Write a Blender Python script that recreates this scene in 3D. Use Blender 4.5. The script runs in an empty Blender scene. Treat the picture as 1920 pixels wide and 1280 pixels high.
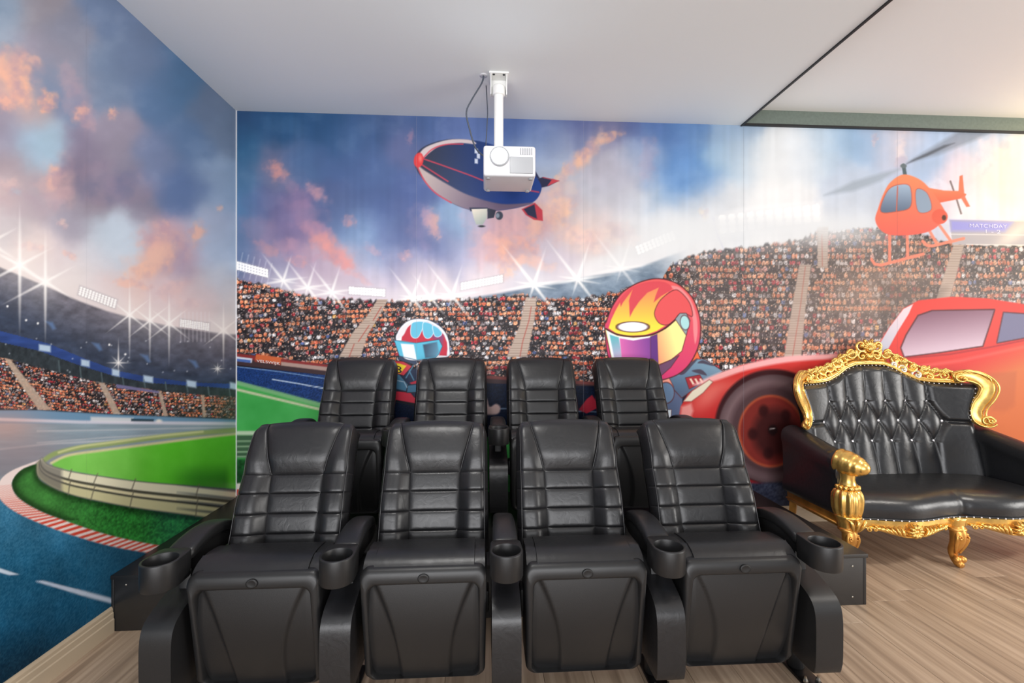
import bpy, bmesh, math, random
import numpy as np
from mathutils import Vector, Matrix

# ------------------------------------------------------------------ camera, world, lights, exposure
PI = math.pi
FPX = 16.0 / 36.0 * 1920.0
PSI = math.atan(50.0 / FPX)
CS, SN = math.cos(PSI), math.sin(PSI)
H = 1.25                       # camera height
D = 3.05                       # back wall distance
XL = -0.5287 * D               # left wall
ZC = H + 0.4899 * D            # soffit ceiling
ZC2 = ZC + 0.105               # raised ceiling on the right
XS = 0.5774 * D                # soffit edge

scene = bpy.context.scene
COL = scene.collection
cam_d = bpy.data.cameras.new('camera'); cam_d.lens = 16.0; cam_d.sensor_width = 36.0
cam_d.clip_start = 0.02; cam_d.clip_end = 100
cam = bpy.data.objects.new('camera', cam_d); COL.objects.link(cam)
cam.location = (0, 0, H); cam.rotation_euler = (PI / 2, 0, -PSI)
scene.camera = cam

world = bpy.data.worlds.new('world'); scene.world = world; world.use_nodes = True
world.node_tree.nodes['Background'].inputs[0].default_value = (0.95, 0.97, 1.0, 1)
world.node_tree.nodes['Background'].inputs[1].default_value = 0.42

scene.view_settings.view_transform = 'Standard'
scene.view_settings.look = 'None'
scene.view_settings.exposure = 0.18
scene.view_settings.gamma = 1.0
scene.view_settings.use_curve_mapping = False

def area_light(name, loc, target, size, sizey, power, color):
    l = bpy.data.lights.new(name, 'AREA'); l.shape = 'RECTANGLE'; l.size = size; l.size_y = sizey
    l.energy = power; l.color = color
    o = bpy.data.objects.new(name, l); COL.objects.link(o); o.location = loc
    o.rotation_euler = (Vector(target) - Vector(loc)).to_track_quat('-Z', 'Y').to_euler()
    return o
# window daylight from the right and a raised-ceiling lamp, plus two added fills
area_light('window_daylight', (7.2, -0.6, 1.5), (0.2, 2.4, 1.0), 2.6, 1.7, 165, (1.0, 0.97, 0.93))
area_light('front_fill', (-0.3, -3.4, 1.15), (0.2, 3.0, 1.75), 4.4, 2.0, 205, (0.98, 0.98, 1.0))  # added fill from behind the camera, no known window there
area_light('ceiling_lamp_raised', (3.3, 0.75, ZC2 - 0.02), (3.2, 1.0, 0), 0.35, 0.35, 24, (1.0, 0.94, 0.86)).data.spread = math.radians(120)
area_light('soffit_fill', (-0.30, 1.3, ZC - 0.02), (-0.75, 1.7, 0.0), 0.40, 0.40, 24, (1.0, 0.98, 0.95))  # added unseen lamp that lifts the dim lower left wall
wl = bpy.data.lights.new('warm_wall_lamp', 'POINT'); wl.energy = 10; wl.color = (1.0, 0.72, 0.30); wl.shadow_soft_size = 0.06
wlo = bpy.data.objects.new('warm_wall_lamp', wl); COL.objects.link(wlo); wlo.location = (4.25, 2.68, 2.30)

# ------------------------------------------------------------------ helpers
def s2l(c):
    c = np.asarray(c, dtype=np.float64)
    return np.where(c <= 0.04045, c / 12.92, ((c + 0.055) / 1.055) ** 2.4)
def rgb(r, g, b):
    return tuple(float(v) for v in s2l(np.array([r, g, b]) / 255.0)) + (1.0,)

def nodes_of(m):
    m.use_nodes = True
    nt = m.node_tree
    return nt, nt.nodes, nt.links, nt.nodes['Principled BSDF']

def mat(name, color, rough=0.5, metal=0.0, spec=0.5, bump=None, vary=None, coat=0.0):
    """bump=(scale, strength, detail); vary=(scale, amount)"""
    m = bpy.data.materials.new(name); nt, N, L, p = nodes_of(m)
    p.inputs['Base Color'].default_value = color
    p.inputs['Roughness'].default_value = rough
    p.inputs['Metallic'].default_value = metal
    p.inputs['Specular IOR Level'].default_value = spec
    p.inputs['Coat Weight'].default_value = coat
    tc = N.new('ShaderNodeTexCoord')
    if bump:
        n = N.new('ShaderNodeTexNoise'); n.inputs['Scale'].default_value = bump[0]
        n.inputs['Detail'].default_value = bump[2]; L.new(tc.outputs['Object'], n.inputs['Vector'])
        b = N.new('ShaderNodeBump'); b.inputs['Strength'].default_value = bump[1]; b.inputs['Distance'].default_value = 0.004
        L.new(n.outputs['Fac'], b.inputs['Height']); L.new(b.outputs['Normal'], p.inputs['Normal'])
    if vary:
        n2 = N.new('ShaderNodeTexNoise'); n2.inputs['Scale'].default_value = vary[0]; n2.inputs['Detail'].default_value = 5
        L.new(tc.outputs['Object'], n2.inputs['Vector'])
        mr = N.new('ShaderNodeMapRange'); mr.inputs['From Min'].default_value = 0.3; mr.inputs['From Max'].default_value = 0.7
        mr.inputs['To Min'].default_value = 1 - vary[1]; mr.inputs['To Max'].default_value = 1 + vary[1]
        L.new(n2.outputs['Fac'], mr.inputs['Value'])
        mx = N.new('ShaderNodeMix'); mx.data_type = 'RGBA'; mx.blend_type = 'MULTIPLY'; mx.inputs['Factor'].default_value = 1
        mx.inputs['A'].default_value = color
        L.new(mr.outputs['Result'], mx.inputs['B']); L.new(mx.outputs['Result'], p.inputs['Base Color'])
    return m

def leather(name, color, rough):
    m = bpy.data.materials.new(name); nt, N, L, p = nodes_of(m)
    p.inputs['Base Color'].default_value = color; p.inputs['Specular IOR Level'].default_value = 0.55
    tc = N.new('ShaderNodeTexCoord')
    v = N.new('ShaderNodeTexVoronoi'); v.feature = 'DISTANCE_TO_EDGE'; v.inputs['Scale'].default_value = 240
    n = N.new('ShaderNodeTexNoise'); n.inputs['Scale'].default_value = 28; n.inputs['Detail'].default_value = 6; n.inputs['Distortion'].default_value = 1.2
    L.new(tc.outputs['Object'], v.inputs['Vector']); L.new(tc.outputs['Object'], n.inputs['Vector'])
    b1 = N.new('ShaderNodeBump'); b1.inputs['Strength'].default_value = 0.12; b1.inputs['Distance'].default_value = 0.001
    L.new(v.outputs['Distance'], b1.inputs['Height'])
    b2 = N.new('ShaderNodeBump'); b2.inputs['Strength'].default_value = 0.16; b2.inputs['Distance'].default_value = 0.006
    L.new(n.outputs['Fac'], b2.inputs['Height']); L.new(b1.outputs['Normal'], b2.inputs['Normal'])
    L.new(b2.outputs['Normal'], p.inputs['Normal'])
    mr = N.new('ShaderNodeMapRange'); mr.inputs['To Min'].default_value = rough - 0.06; mr.inputs['To Max'].default_value = rough + 0.10
    L.new(n.outputs['Fac'], mr.inputs['Value']); L.new(mr.outputs['Result'], p.inputs['Roughness'])
    return m

M = {}
M['leather'] = leather('chair_leather', rgb(25, 25, 27), 0.35)
M['sofa_leather'] = leather('sofa_leather', rgb(30, 31, 34), 0.30)
M['piping'] = mat('leather_piping', rgb(52, 52, 54), 0.3)
M['plastic'] = mat('black_plastic', rgb(27, 27, 28), 0.40, bump=(600, 0.10, 2))
M['dark_plastic'] = mat('dark_plastic', rgb(17, 17, 18), 0.5, bump=(600, 0.08, 2))
M['metal'] = mat('dark_metal', rgb(70, 70, 72), 0.35, metal=1.0)
M['steel'] = mat('steel', rgb(170, 165, 155), 0.3, metal=1.0)
M['gold'] = mat('gold_paint', rgb(236, 192, 108), 0.27, metal=0.86, bump=(60, 0.07, 2), vary=(22, 0.22))
M['gold_dark'] = mat('darker_gold', rgb(214, 156, 80), 0.36, metal=0.75, bump=(50, 0.1, 2), vary=(16, 0.25))  # darker gold for legs, rails and backing pieces
M['silver'] = mat('silver_paint', rgb(205, 200, 188), 0.3, metal=0.85, bump=(90, 0.2, 3))
M['crystal'] = mat('crystal', rgb(235, 235, 240), 0.12, metal=0.6)
M['riser'] = mat('black_board', rgb(32, 31, 31), 0.40, bump=(300, 0.06, 3), vary=(5, 0.2))
M['soffit'] = mat('soffit_paint', rgb(242, 246, 247), 0.75, bump=(180, 0.03, 2))
M['ceil'] = mat('ceiling_paint', rgb(248, 248, 248), 0.7, bump=(180, 0.03, 2))
M['strip'] = mat('dark_strip', rgb(116, 128, 120), 0.32, metal=0.3, bump=(400, 0.1, 2), vary=(60, 0.08))
M['black'] = mat('black_edge', rgb(22, 22, 24), 0.5)
M['white'] = mat('white_plastic', rgb(222, 222, 226), 0.35)
M['white_metal'] = mat('white_enamel', rgb(240, 240, 238), 0.3)
M['grey'] = mat('grey_plastic', rgb(170, 172, 176), 0.4)
M['cable'] = mat('cable', rgb(70, 76, 88), 0.5)
M['base'] = mat('baseboard', rgb(196, 178, 152), 0.4, bump=(60, 0.05, 3))
M['plaster'] = mat('wall_plaster', rgb(150, 150, 160), 0.8)
em = bpy.data.materials.new('lens_glow'); nt, N_, L_, p_ = nodes_of(em)
p_.inputs['Base Color'].default_value = (0.9, 0.95, 1, 1)
p_.inputs['Emission Color'].default_value = (0.82, 0.91, 1, 1); p_.inputs['Emission Strength'].default_value = 60
M['lens'] = em

def wood_mat():
    m = bpy.data.materials.new('vinyl_oak'); nt, N, L, p = nodes_of(m)
    tc = N.new('ShaderNodeTexCoord'); oi = N.new('ShaderNodeObjectInfo')
    mp = N.new('ShaderNodeMapping'); mp.inputs['Scale'].default_value = (34, 1.3, 1)
    cmb = N.new('ShaderNodeCombineXYZ')
    m1 = N.new('ShaderNodeMath'); m1.operation = 'MULTIPLY'; m1.inputs[1].default_value = 57.0
    L.new(oi.outputs['Random'], m1.inputs[0]); L.new(m1.outputs[0], cmb.inputs['X']); L.new(m1.outputs[0], cmb.inputs['Y'])
    ad = N.new('ShaderNodeVectorMath'); ad.operation = 'ADD'
    L.new(tc.outputs['Object'], mp.inputs['Vector']); L.new(mp.outputs['Vector'], ad.inputs[0]); L.new(cmb.outputs['Vector'], ad.inputs[1])
    n = N.new('ShaderNodeTexNoise'); n.inputs['Scale'].default_value = 1.0; n.inputs['Detail'].default_value = 7; n.inputs['Distortion'].default_value = 0.6
    L.new(ad.outputs['Vector'], n.inputs['Vector'])
    cr = N.new('ShaderNodeValToRGB')
    e = cr.color_ramp.elements
    e[0].position = 0.30; e[0].color = rgb(132, 112, 94)
    e[1].position = 0.72; e[1].color = rgb(190, 168, 146)
    k = e.new(0.5); k.color = rgb(166, 144, 122)
    L.new(n.outputs['Fac'], cr.inputs['Fac'])
    hv = N.new('ShaderNodeHueSaturation')
    mr = N.new('ShaderNodeMapRange'); mr.inputs['To Min'].default_value = 0.92; mr.inputs['To Max'].default_value = 1.06
    L.new(oi.outputs['Random'], mr.inputs['Value']); L.new(mr.outputs['Result'], hv.inputs['Value'])
    L.new(cr.outputs['Color'], hv.inputs['Color']); L.new(hv.outputs['Color'], p.inputs['Base Color'])
    p.inputs['Roughness'].default_value = 0.42
    b = N.new('ShaderNodeBump'); b.inputs['Strength'].default_value = 0.08; b.inputs['Distance'].default_value = 0.002
    L.new(n.outputs['Fac'], b.inputs['Height']); L.new(b.outputs['Normal'], p.inputs['Normal'])
    return m
M['wood'] = wood_mat()

def mural_mat():
    m = bpy.data.materials.new('mural_print'); nt, N, L, p = nodes_of(m)
    a = N.new('ShaderNodeAttribute'); a.attribute_name = 'print'
    tc = N.new('ShaderNodeTexCoord'); n = N.new('ShaderNodeTexNoise'); n.inputs['Scale'].default_value = 420; n.inputs['Detail'].default_value = 2
    L.new(tc.outputs['Object'], n.inputs['Vector'])
    b = N.new('ShaderNodeBump'); b.inputs['Strength'].default_value = 0.05; b.inputs['Distance'].default_value = 0.001
    L.new(n.outputs['Fac'], b.inputs['Height']); L.new(b.outputs['Normal'], p.inputs['Normal'])
    L.new(a.outputs['Color'], p.inputs['Base Color'])
    p.inputs['Roughness'].default_value = 0.42; p.inputs['Specular IOR Level'].default_value = 0.13
    return m
M['mural'] = mural_mat()

def mesh_obj(name, verts, faces, m=None, parent=None, smooth=False, loc=None):
    me = bpy.data.meshes.new(name)
    me.from_pydata([tuple(map(float, v)) for v in verts], [], [tuple(int(i) for i in f) for f in faces])
    if smooth:
        me.polygons.foreach_set('use_smooth', [True] * len(me.polygons))
    if m is not None: me.materials.append(m)
    me.update()
    o = bpy.data.objects.new(name, me); COL.objects.link(o)
    if parent is not None: o.parent = parent
    if loc is not None: o.location = loc
    return o

def bm_obj(name, bm, m=None, parent=None, smooth=False, angle=None):
    me = bpy.data.meshes.new(name)
    bmesh.ops.recalc_face_normals(bm, faces=bm.faces[:])
    bm.to_mesh(me); bm.free()
    if smooth or angle:
        me.polygons.foreach_set('use_smooth', [True] * len(me.polygons))
        if angle:
            me.set_sharp_from_angle(angle=math.radians(angle))
    if m is not None: me.materials.append(m)
    o = bpy.data.objects.new(name, me); COL.objects.link(o)
    if parent is not None: o.parent = parent
    return o

def thing(name, label, cat, loc=(0, 0, 0), group=None):
    o = bpy.data.objects.new(name, None); COL.objects.link(o); o.location = loc; o.empty_display_size = 0.1
    tag(o, label, cat, group); return o
def tag(o, label, cat, group=None):
    o['label'] = label; o['category'] = cat
    if group: o['group'] = group
    return o
def struct(o): o['kind'] = 'structure'; return o

def box_bm(x0, x1, y0, y1, z0, z1, bev=0.0, seg=2, bm=None):
    bm = bm or bmesh.new()
    vs = [bm.verts.new((x, y, z)) for z in (z0, z1) for y in (y0, y1) for x in (x0, x1)]
    fs = [bm.faces.new([vs[i] for i in f]) for f in ((0, 2, 3, 1), (4, 5, 7, 6), (0, 1, 5, 4), (2, 6, 7, 3), (0, 4, 6, 2), (1, 3, 7, 5))]
    if bev > 0:
        es = list({e for f in fs for e in f.edges})
        bmesh.ops.bevel(bm, geom=es, offset=bev, segments=seg, affect='EDGES', profile=0.5, clamp_overlap=True)
    return bm
def box(name, b, m, parent=None, bev=0.0, seg=2):
    return bm_obj(name, box_bm(*b, bev=bev, seg=seg), m, parent, angle=40 if bev else None)

def prism_bm(prof, x0, x1, bev=0.0, seg=3, axis='x'):
    """profile in (y,z) pushed along x (or (x,z) along y)"""
    bm = bmesh.new()
    def P(a, b, t):
        return (t, a, b) if axis == 'x' else (a, t, b)
    A = [bm.verts.new(P(a, b, x0)) for a, b in prof]; B = [bm.verts.new(P(a, b, x1)) for a, b in prof]
    n = len(prof)
    f0 = bm.faces.new(A); f1 = bm.faces.new(B[::-1])
    for i in range(n):
        bm.faces.new((A[i], B[i], B[(i + 1) % n], A[(i + 1) % n]))
    if bev > 0:
        es = list(set(f0.edges) | set(f1.edges))
        bmesh.ops.bevel(bm, geom=es, offset=bev, segments=seg, affect='EDGES', profile=0.5, clamp_overlap=True)
    return bm

def catmull(pts, per=6, closed=False):
    P = np.array(pts, float); n = len(P); out = []
    rng = range(n) if closed else range(n - 1)
    for i in rng:
        if closed: p0, p1, p2, p3 = P[(i - 1) % n], P[i], P[(i + 1) % n], P[(i + 2) % n]
        else: p0, p1, p2, p3 = P[max(i - 1, 0)], P[i], P[i + 1], P[min(i + 2, n - 1)]
        for k in range(per):
            t = k / per
            out.append(0.5 * ((2 * p1) + (-p0 + p2) * t + (2 * p0 - 5 * p1 + 4 * p2 - p3) * t * t + (-p0 + 3 * p1 - 3 * p2 + p3) * t ** 3))
    if not closed: out.append(P[-1])
    return np.array(out)

def tube_vf(path, radii, n=8, flat=None, cap=True):
    """circle (or ellipse, flat = (axis vector, factor)) swept along a path"""
    path = np.array(path, float); m = len(path)
    radii = np.broadcast_to(np.array(radii, float), (m,))
    T = np.gradient(path, axis=0); T /= np.linalg.norm(T, axis=1)[:, None] + 1e-12
    up = np.array([0.0, 0.0, 1.0]) if abs(T[0][2]) < 0.9 else np.array([0.0, 1.0, 0.0])
    if flat is not None: up = np.array(flat[0], float)
    V = []; Fc = []
    a = np.linspace(0, 2 * PI, n, endpoint=False)
    nrm = None
    for i in range(m):
        if nrm is None or flat is not None:
            nrm = up - T[i] * np.dot(up, T[i])
        else:
            nrm = nrm - T[i] * np.dot(nrm, T[i])
        nrm = nrm / (np.linalg.norm(nrm) + 1e-12)
        b = np.cross(T[i], nrm)
        k = flat[1] if flat is not None else 1.0
        for t in a:
            V.append(path[i] + radii[i] * (k * math.cos(t) * nrm + math.sin(t) * b))
    for i in range(m - 1):
        for j in range(n):
            Fc.append((i * n + j, i * n + (j + 1) % n, (i + 1) * n + (j + 1) % n, (i + 1) * n + j))
    if cap:
        Fc.append(tuple(range(n))[::-1]); Fc.append(tuple((m - 1) * n + j for j in range(n)))
    return V, Fc

class Acc:
    """collects pieces of ONE part"""
    def __init__(s): s.V = []; s.F = []
    def add(s, V, F):
        o = len(s.V); s.V += [tuple(v) for v in V]; s.F += [tuple(i + o for i in f) for f in F]; return s
    def tube(s, path, r, n=8, flat=None): return s.add(*tube_vf(path, r, n, flat))
    def obj(s, name, m, parent=None, smooth=True):
        return mesh_obj(name, s.V, s.F, m, parent, smooth)

def lathe_vf(prof, n=24, mod=None, center=(0, 0, 0), axis=None):
    """prof: (radius, height); axis: 3x3 rotation"""
    V = []; F = []
    R = np.array(axis) if axis is not None else np.eye(3)
    for (r, z) in prof:
        for j in range(n):
            t = 2 * PI * j / n
            rr = r * (mod(t, z) if mod else 1.0)
            V.append(R @ np.array([rr * math.cos(t), rr * math.sin(t), z]) + np.array(center))
    m = len(prof)
    for i in range(m - 1):
        for j in range(n):
            F.append((i * n + j, i * n + (j + 1) % n, (i + 1) * n + (j + 1) % n, (i + 1) * n + j))
    F.append(tuple(range(n))[::-1]); F.append(tuple((m - 1) * n + j for j in range(n)))
    return V, F

def grid_vf(fn, nu, nv):
    V = [fn(i / nu, j / nv) for j in range(nv + 1) for i in range(nu + 1)]
    F = [(j * (nu + 1) + i, j * (nu + 1) + i + 1, (j + 1) * (nu + 1) + i + 1, (j + 1) * (nu + 1) + i) for j in range(nv) for i in range(nu)]
    return V, F
def ball_vf(c, r, n=8, m=6, sc=(1, 1, 1)):
    prof = [(math.sin(PI * k / m) * r + 1e-5, -math.cos(PI * k / m) * r) for k in range(m + 1)]
    V, F = lathe_vf(prof, n)
    return [np.array(v) * np.array(sc) + np.array(c) for v in V], F
def sstep(a, b, x):
    t = np.clip((x - a) / (b - a), 0, 1); return t * t * (3 - 2 * t)
# ------------------------------------------------------------------ the printed wall mural (colours of a flat print, node material reads them)
def project(X, Y, Z):
    xc = X * CS - Y * SN; zc = np.maximum(X * SN + Y * CS, 0.15)
    return 960 + FPX * xc / zc, 640 - FPX * (Z - H) / zc

def hsh(a, b, s=0):
    a = np.asarray(a).astype(np.int64).astype(np.uint64); b = np.asarray(b).astype(np.int64).astype(np.uint64)
    h = (a * np.uint64(374761393) + b * np.uint64(668265263) + np.uint64(s * 974634777 + 1013904223)) & np.uint64(0xFFFFFFFF)
    h = ((h ^ (h >> np.uint64(13))) * np.uint64(1274126177)) & np.uint64(0xFFFFFFFF)
    h = ((h ^ (h >> np.uint64(16))) * np.uint64(2246822519)) & np.uint64(0xFFFFFFFF)
    h = h ^ (h >> np.uint64(15))
    return (h & np.uint64(0xFFFFFF)).astype(np.float64) / 16777216.0
def vnoise(x, y, s=0):
    xi = np.floor(x); yi = np.floor(y); fx = x - xi; fy = y - yi
    fx = fx * fx * (3 - 2 * fx); fy = fy * fy * (3 - 2 * fy)
    a = hsh(xi, yi, s); b = hsh(xi + 1, yi, s); c = hsh(xi, yi + 1, s); d = hsh(xi + 1, yi + 1, s)
    return (a * (1 - fx) + b * fx) * (1 - fy) + (c * (1 - fx) + d * fx) * fy
def fbm(x, y, s=0, o=4):
    v = 0; A = 0.5; t = 0
    for k in range(o):
        v = v + A * vnoise(x * 2 ** k + 17.3 * k, y * 2 ** k - 9.1 * k, s + k); t += A; A *= 0.5
    return v / t

def poly_sd(x, y, P):
    d = np.full(x.shape, 1e18); sgn = np.zeros(x.shape, bool); n = len(P)
    for i in range(n):
        ax, ay = P[i]; bx, by = P[(i + 1) % n]
        ex, ey = bx - ax, by - ay; wx, wy = x - ax, y - ay
        t = np.clip((wx * ex + wy * ey) / (ex * ex + ey * ey + 1e-12), 0, 1)
        d = np.minimum(d, (wx - ex * t) ** 2 + (wy - ey * t) ** 2)
        c = ((ay > y) != (by > y)) & (x < ex * (y - ay) / (ey if abs(ey) > 1e-12 else 1e-12) + ax)
        sgn ^= c
    d = np.sqrt(d)
    return np.where(sgn, -d, d)

class Paint:
    def __init__(s, x, y):
        s.x = x; s.y = y; s.c = np.zeros((len(x), 3))
    def near(s, x0, x1, y0, y1):
        return np.nonzero((s.x >= x0) & (s.x <= x1) & (s.y >= y0) & (s.y <= y1))[0]
    def mix(s, i, a, col):
        if len(i) == 0: return
        col = np.asarray(col, float)
        if col.max() > 1.5: col = col / 255.0
        a = np.asarray(a)[:, None] if np.ndim(a) else a
        s.c[i] = s.c[i] * (1 - a) + col * a
    def poly(s, P, col, soft=0.9, alpha=1.0, line=0.0, lcol=(40, 25, 30), spline=False, grad=None, noise=0):
        P = np.array(P, float)
        if spline: P = catmull(P, 6, True)
        g = soft * 2 + line + 1
        i = s.near(P[:, 0].min() - g, P[:, 0].max() + g, P[:, 1].min() - g, P[:, 1].max() + g)
        if not len(i): return
        sd = poly_sd(s.x[i], s.y[i], P)
        if line: s.mix(i, alpha * np.clip(0.5 - (sd - line) / (2 * soft), 0, 1), lcol)
        a = alpha * np.clip(0.5 - sd / (2 * soft), 0, 1)
        if grad:
            (ax, ay), c0, (bx, by), c1 = grad
            t = ((s.x[i] - ax) * (bx - ax) + (s.y[i] - ay) * (by - ay)) / ((bx - ax) ** 2 + (by - ay) ** 2)
            t = np.clip(t, 0, 1)[:, None]
            C = (np.array(c0) * (1 - t) + np.array(c1) * t) / 255.0
        else: C = np.array(col, float) / 255.0
        if noise: C = np.clip(C + (fbm(s.x[i] / 3, s.y[i] / 3, 5, 2)[:, None] - 0.5) * noise, 0, 1)
        s.mix(i, a, C)
    def line(s, P, w, col, alpha=1.0, soft=0.9, spline=False, per=6):
        P = np.array(P, float)
        if spline: P = catmull(P, per)
        g = w + soft * 2 + 1
        i = s.near(P[:, 0].min() - g, P[:, 0].max() + g, P[:, 1].min() - g, P[:, 1].max() + g)
        if not len(i): return
        x, y = s.x[i], s.y[i]; d = np.full(x.shape, 1e9)
        for k in range(len(P) - 1):
            ax, ay = P[k]; ex, ey = P[k + 1] - P[k]; wx, wy = x - ax, y - ay
            t = np.clip((wx * ex + wy * ey) / (ex * ex + ey * ey + 1e-12), 0, 1)
            d = np.minimum(d, np.hypot(wx - ex * t, wy - ey * t))
        s.mix(i, alpha * np.clip(0.5 - (d - w / 2) / (2 * soft), 0, 1), col)
    def ell(s, cx, cy, rx, ry, col, soft=0.9, alpha=1.0, ang=0.0, line=0, lcol=(40, 25, 30)):
        g = max(rx, ry) + soft * 3 + line + 1
        i = s.near(cx - g, cx + g, cy - g, cy + g)
        if not len(i): return
        ca, sa = math.cos(ang), math.sin(ang); dx, dy = s.x[i] - cx, s.y[i] - cy
        u, v = dx * ca + dy * sa, -dx * sa + dy * ca
        k = np.hypot(u / rx, v / ry); sd = (k - 1) * min(rx, ry)
        if line: s.mix(i, alpha * np.clip(0.5 - (sd - line) / (2 * soft), 0, 1), lcol)
        s.mix(i, alpha * np.clip(0.5 - sd / (2 * soft), 0, 1), col)
    def glow(s, cx, cy, rx, ry, col, alpha, ang=0.0, p=2.0):
        g = 2.6 * max(rx, ry); i = s.near(cx - g, cx + g, cy - g, cy + g)
        if not len(i): return
        ca, sa = math.cos(ang), math.sin(ang); dx, dy = s.x[i] - cx, s.y[i] - cy
        k = np.hypot((dx * ca + dy * sa) / rx, (-dx * sa + dy * ca) / ry)
        s.mix(i, alpha * np.exp(-k ** p), col)
    def cloud(s, cx, cy, rx, ry, col, alpha, ang=0.0, sd=1):
        """ragged lit cloud: crisp noisy rim, colour falls off to mauve inside"""
        g = 2.4 * max(rx, ry); i = s.near(cx - g, cx + g, cy - g, cy + g)
        if not len(i): return
        ca, sa = math.cos(ang), math.sin(ang); x, y = s.x[i], s.y[i]; sc = 0.9 * math.sqrt(rx * ry)
        dx, dy = x - cx + (fbm(x / sc, y / sc, sd + 5, 3) - .5) * sc * .9, y - cy + (fbm(x / sc, y / sc, sd + 7, 3) - .5) * sc * .9
        k = np.hypot((dx * ca + dy * sa) / rx, (-dx * sa + dy * ca) / ry)
        n = fbm(x / (sc * .55) + sd, y / (sc * .55), sd, 5); f = 1.20 - k + (n - .5) * 1.1
        a = alpha * (0.75 * sstep(-.30, .95, f) + 0.25 * sstep(.05, .55, f))
        t = (sstep(.30, .72, fbm(x / (sc * .8), y / (sc * .8), sd + 3, 4)) * .75)[:, None]
        C = np.array(col, float) / 255; sh = s.c[i] * .45 + np.array([178, 140, 160]) / 255 * .55
        s.mix(i, a, C * (1 - t) + sh * t)
    def star(s, cx, cy, rays, core=6, a=1.0, w=1.6, col=(255, 252, 248)):
        L = max(r[1] for r in rays)
        i = s.near(cx - L, cx + L, cy - L, cy + L)
        if not len(i): return
        dx, dy = s.x[i] - cx, s.y[i] - cy; al = np.zeros(len(i))
        for ang, ln in rays:
            c, n = math.cos(math.radians(ang)), -math.sin(math.radians(ang))
            t = dx * c + dy * n; p = np.abs(-dx * n + dy * c)
            f = np.clip(1 - t / ln, 0, 1) * (t > -1)
            al = np.maximum(al, f ** 0.9 * np.exp(-(p / (w * (0.35 + 0.9 * f))) ** 2))
        r2 = np.hypot(dx, dy)
        al = np.maximum(al, np.exp(-(r2 / core) ** 2)); al = np.maximum(al, 0.34 * np.exp(-(r2 / (core * 2.6)) ** 1.3))
        s.mix(i, a * al, col)
    def bank(s, A, B, Cc, nu, nv, halo=1.0):
        """light bank: corner A, B along the long side, Cc along the short side"""
        A, B, Cc = map(lambda q: np.array(q, float), (A, B, Cc)); e1, e2 = B - A, Cc - A
        q = [A - e1 * 0.02 - e2 * .1, B + e1 * 0.02 - e2 * .1, B + e2 * 1.1 + e1 * .02, Cc - e1 * .02 + e2 * .1]
        s.poly(q, (176, 170, 176), soft=2.0, alpha=0.5 * halo)
        Q = np.array(q); i = s.near(Q[:, 0].min(), Q[:, 0].max(), Q[:, 1].min(), Q[:, 1].max())
        if not len(i): return
        det = e1[0] * e2[1] - e1[1] * e2[0]
        dx, dy = s.x[i] - A[0], s.y[i] - A[1]
        u = (dx * e2[1] - dy * e2[0]) / det * nu; v = (e1[0] * dy - e1[1] * dx) / det * nv
        ok = (u > 0) & (u < nu) & (v > 0) & (v < nv)
        pu = np.hypot(*e1) / nu; pv = np.hypot(*e2) / nv
        d = np.hypot((u - np.floor(u) - 0.5) * pu, (v - np.floor(v) - 0.5) * pv)
        s.mix(i, ok * np.clip(0.5 - (d - 0.60 * min(pu, pv)) / 1.6, 0, 1), (255, 254, 252))
    def field(s, i, pts, sig=25.0, warp=30.0):
        x, y = s.x[i], s.y[i]
        wx = x + (fbm(x / 58, y / 58, 3, 5) - 0.5) * 1.7 * warp; wy = y + (fbm(x / 58, y / 58, 11, 5) - 0.5) * 1.7 * warp
        W = np.zeros(len(i)); C = np.zeros((len(i), 3))
        for (px, py, r, g, b) in pts:
            d2 = (wx - px) ** 2 + (wy - py) ** 2
            w = np.exp(-d2 / (2 * sig * sig)) + 2e-3 / (1 + d2 / 2500.0) ** 2
            W += w; C += w[:, None] * np.array([r, g, b]) / 255.0
        n = fbm(x / 46 + 3, y / 34, 23, 5) - .5; C = C / W[:, None]
        m = (sstep(.02, .26, n) * .10)[:, None]
        s.c[i] = np.clip(C * (1 + .10 * n)[:, None] * (1 - m) + m * (C * .55 + .42), 0, 1)

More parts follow.
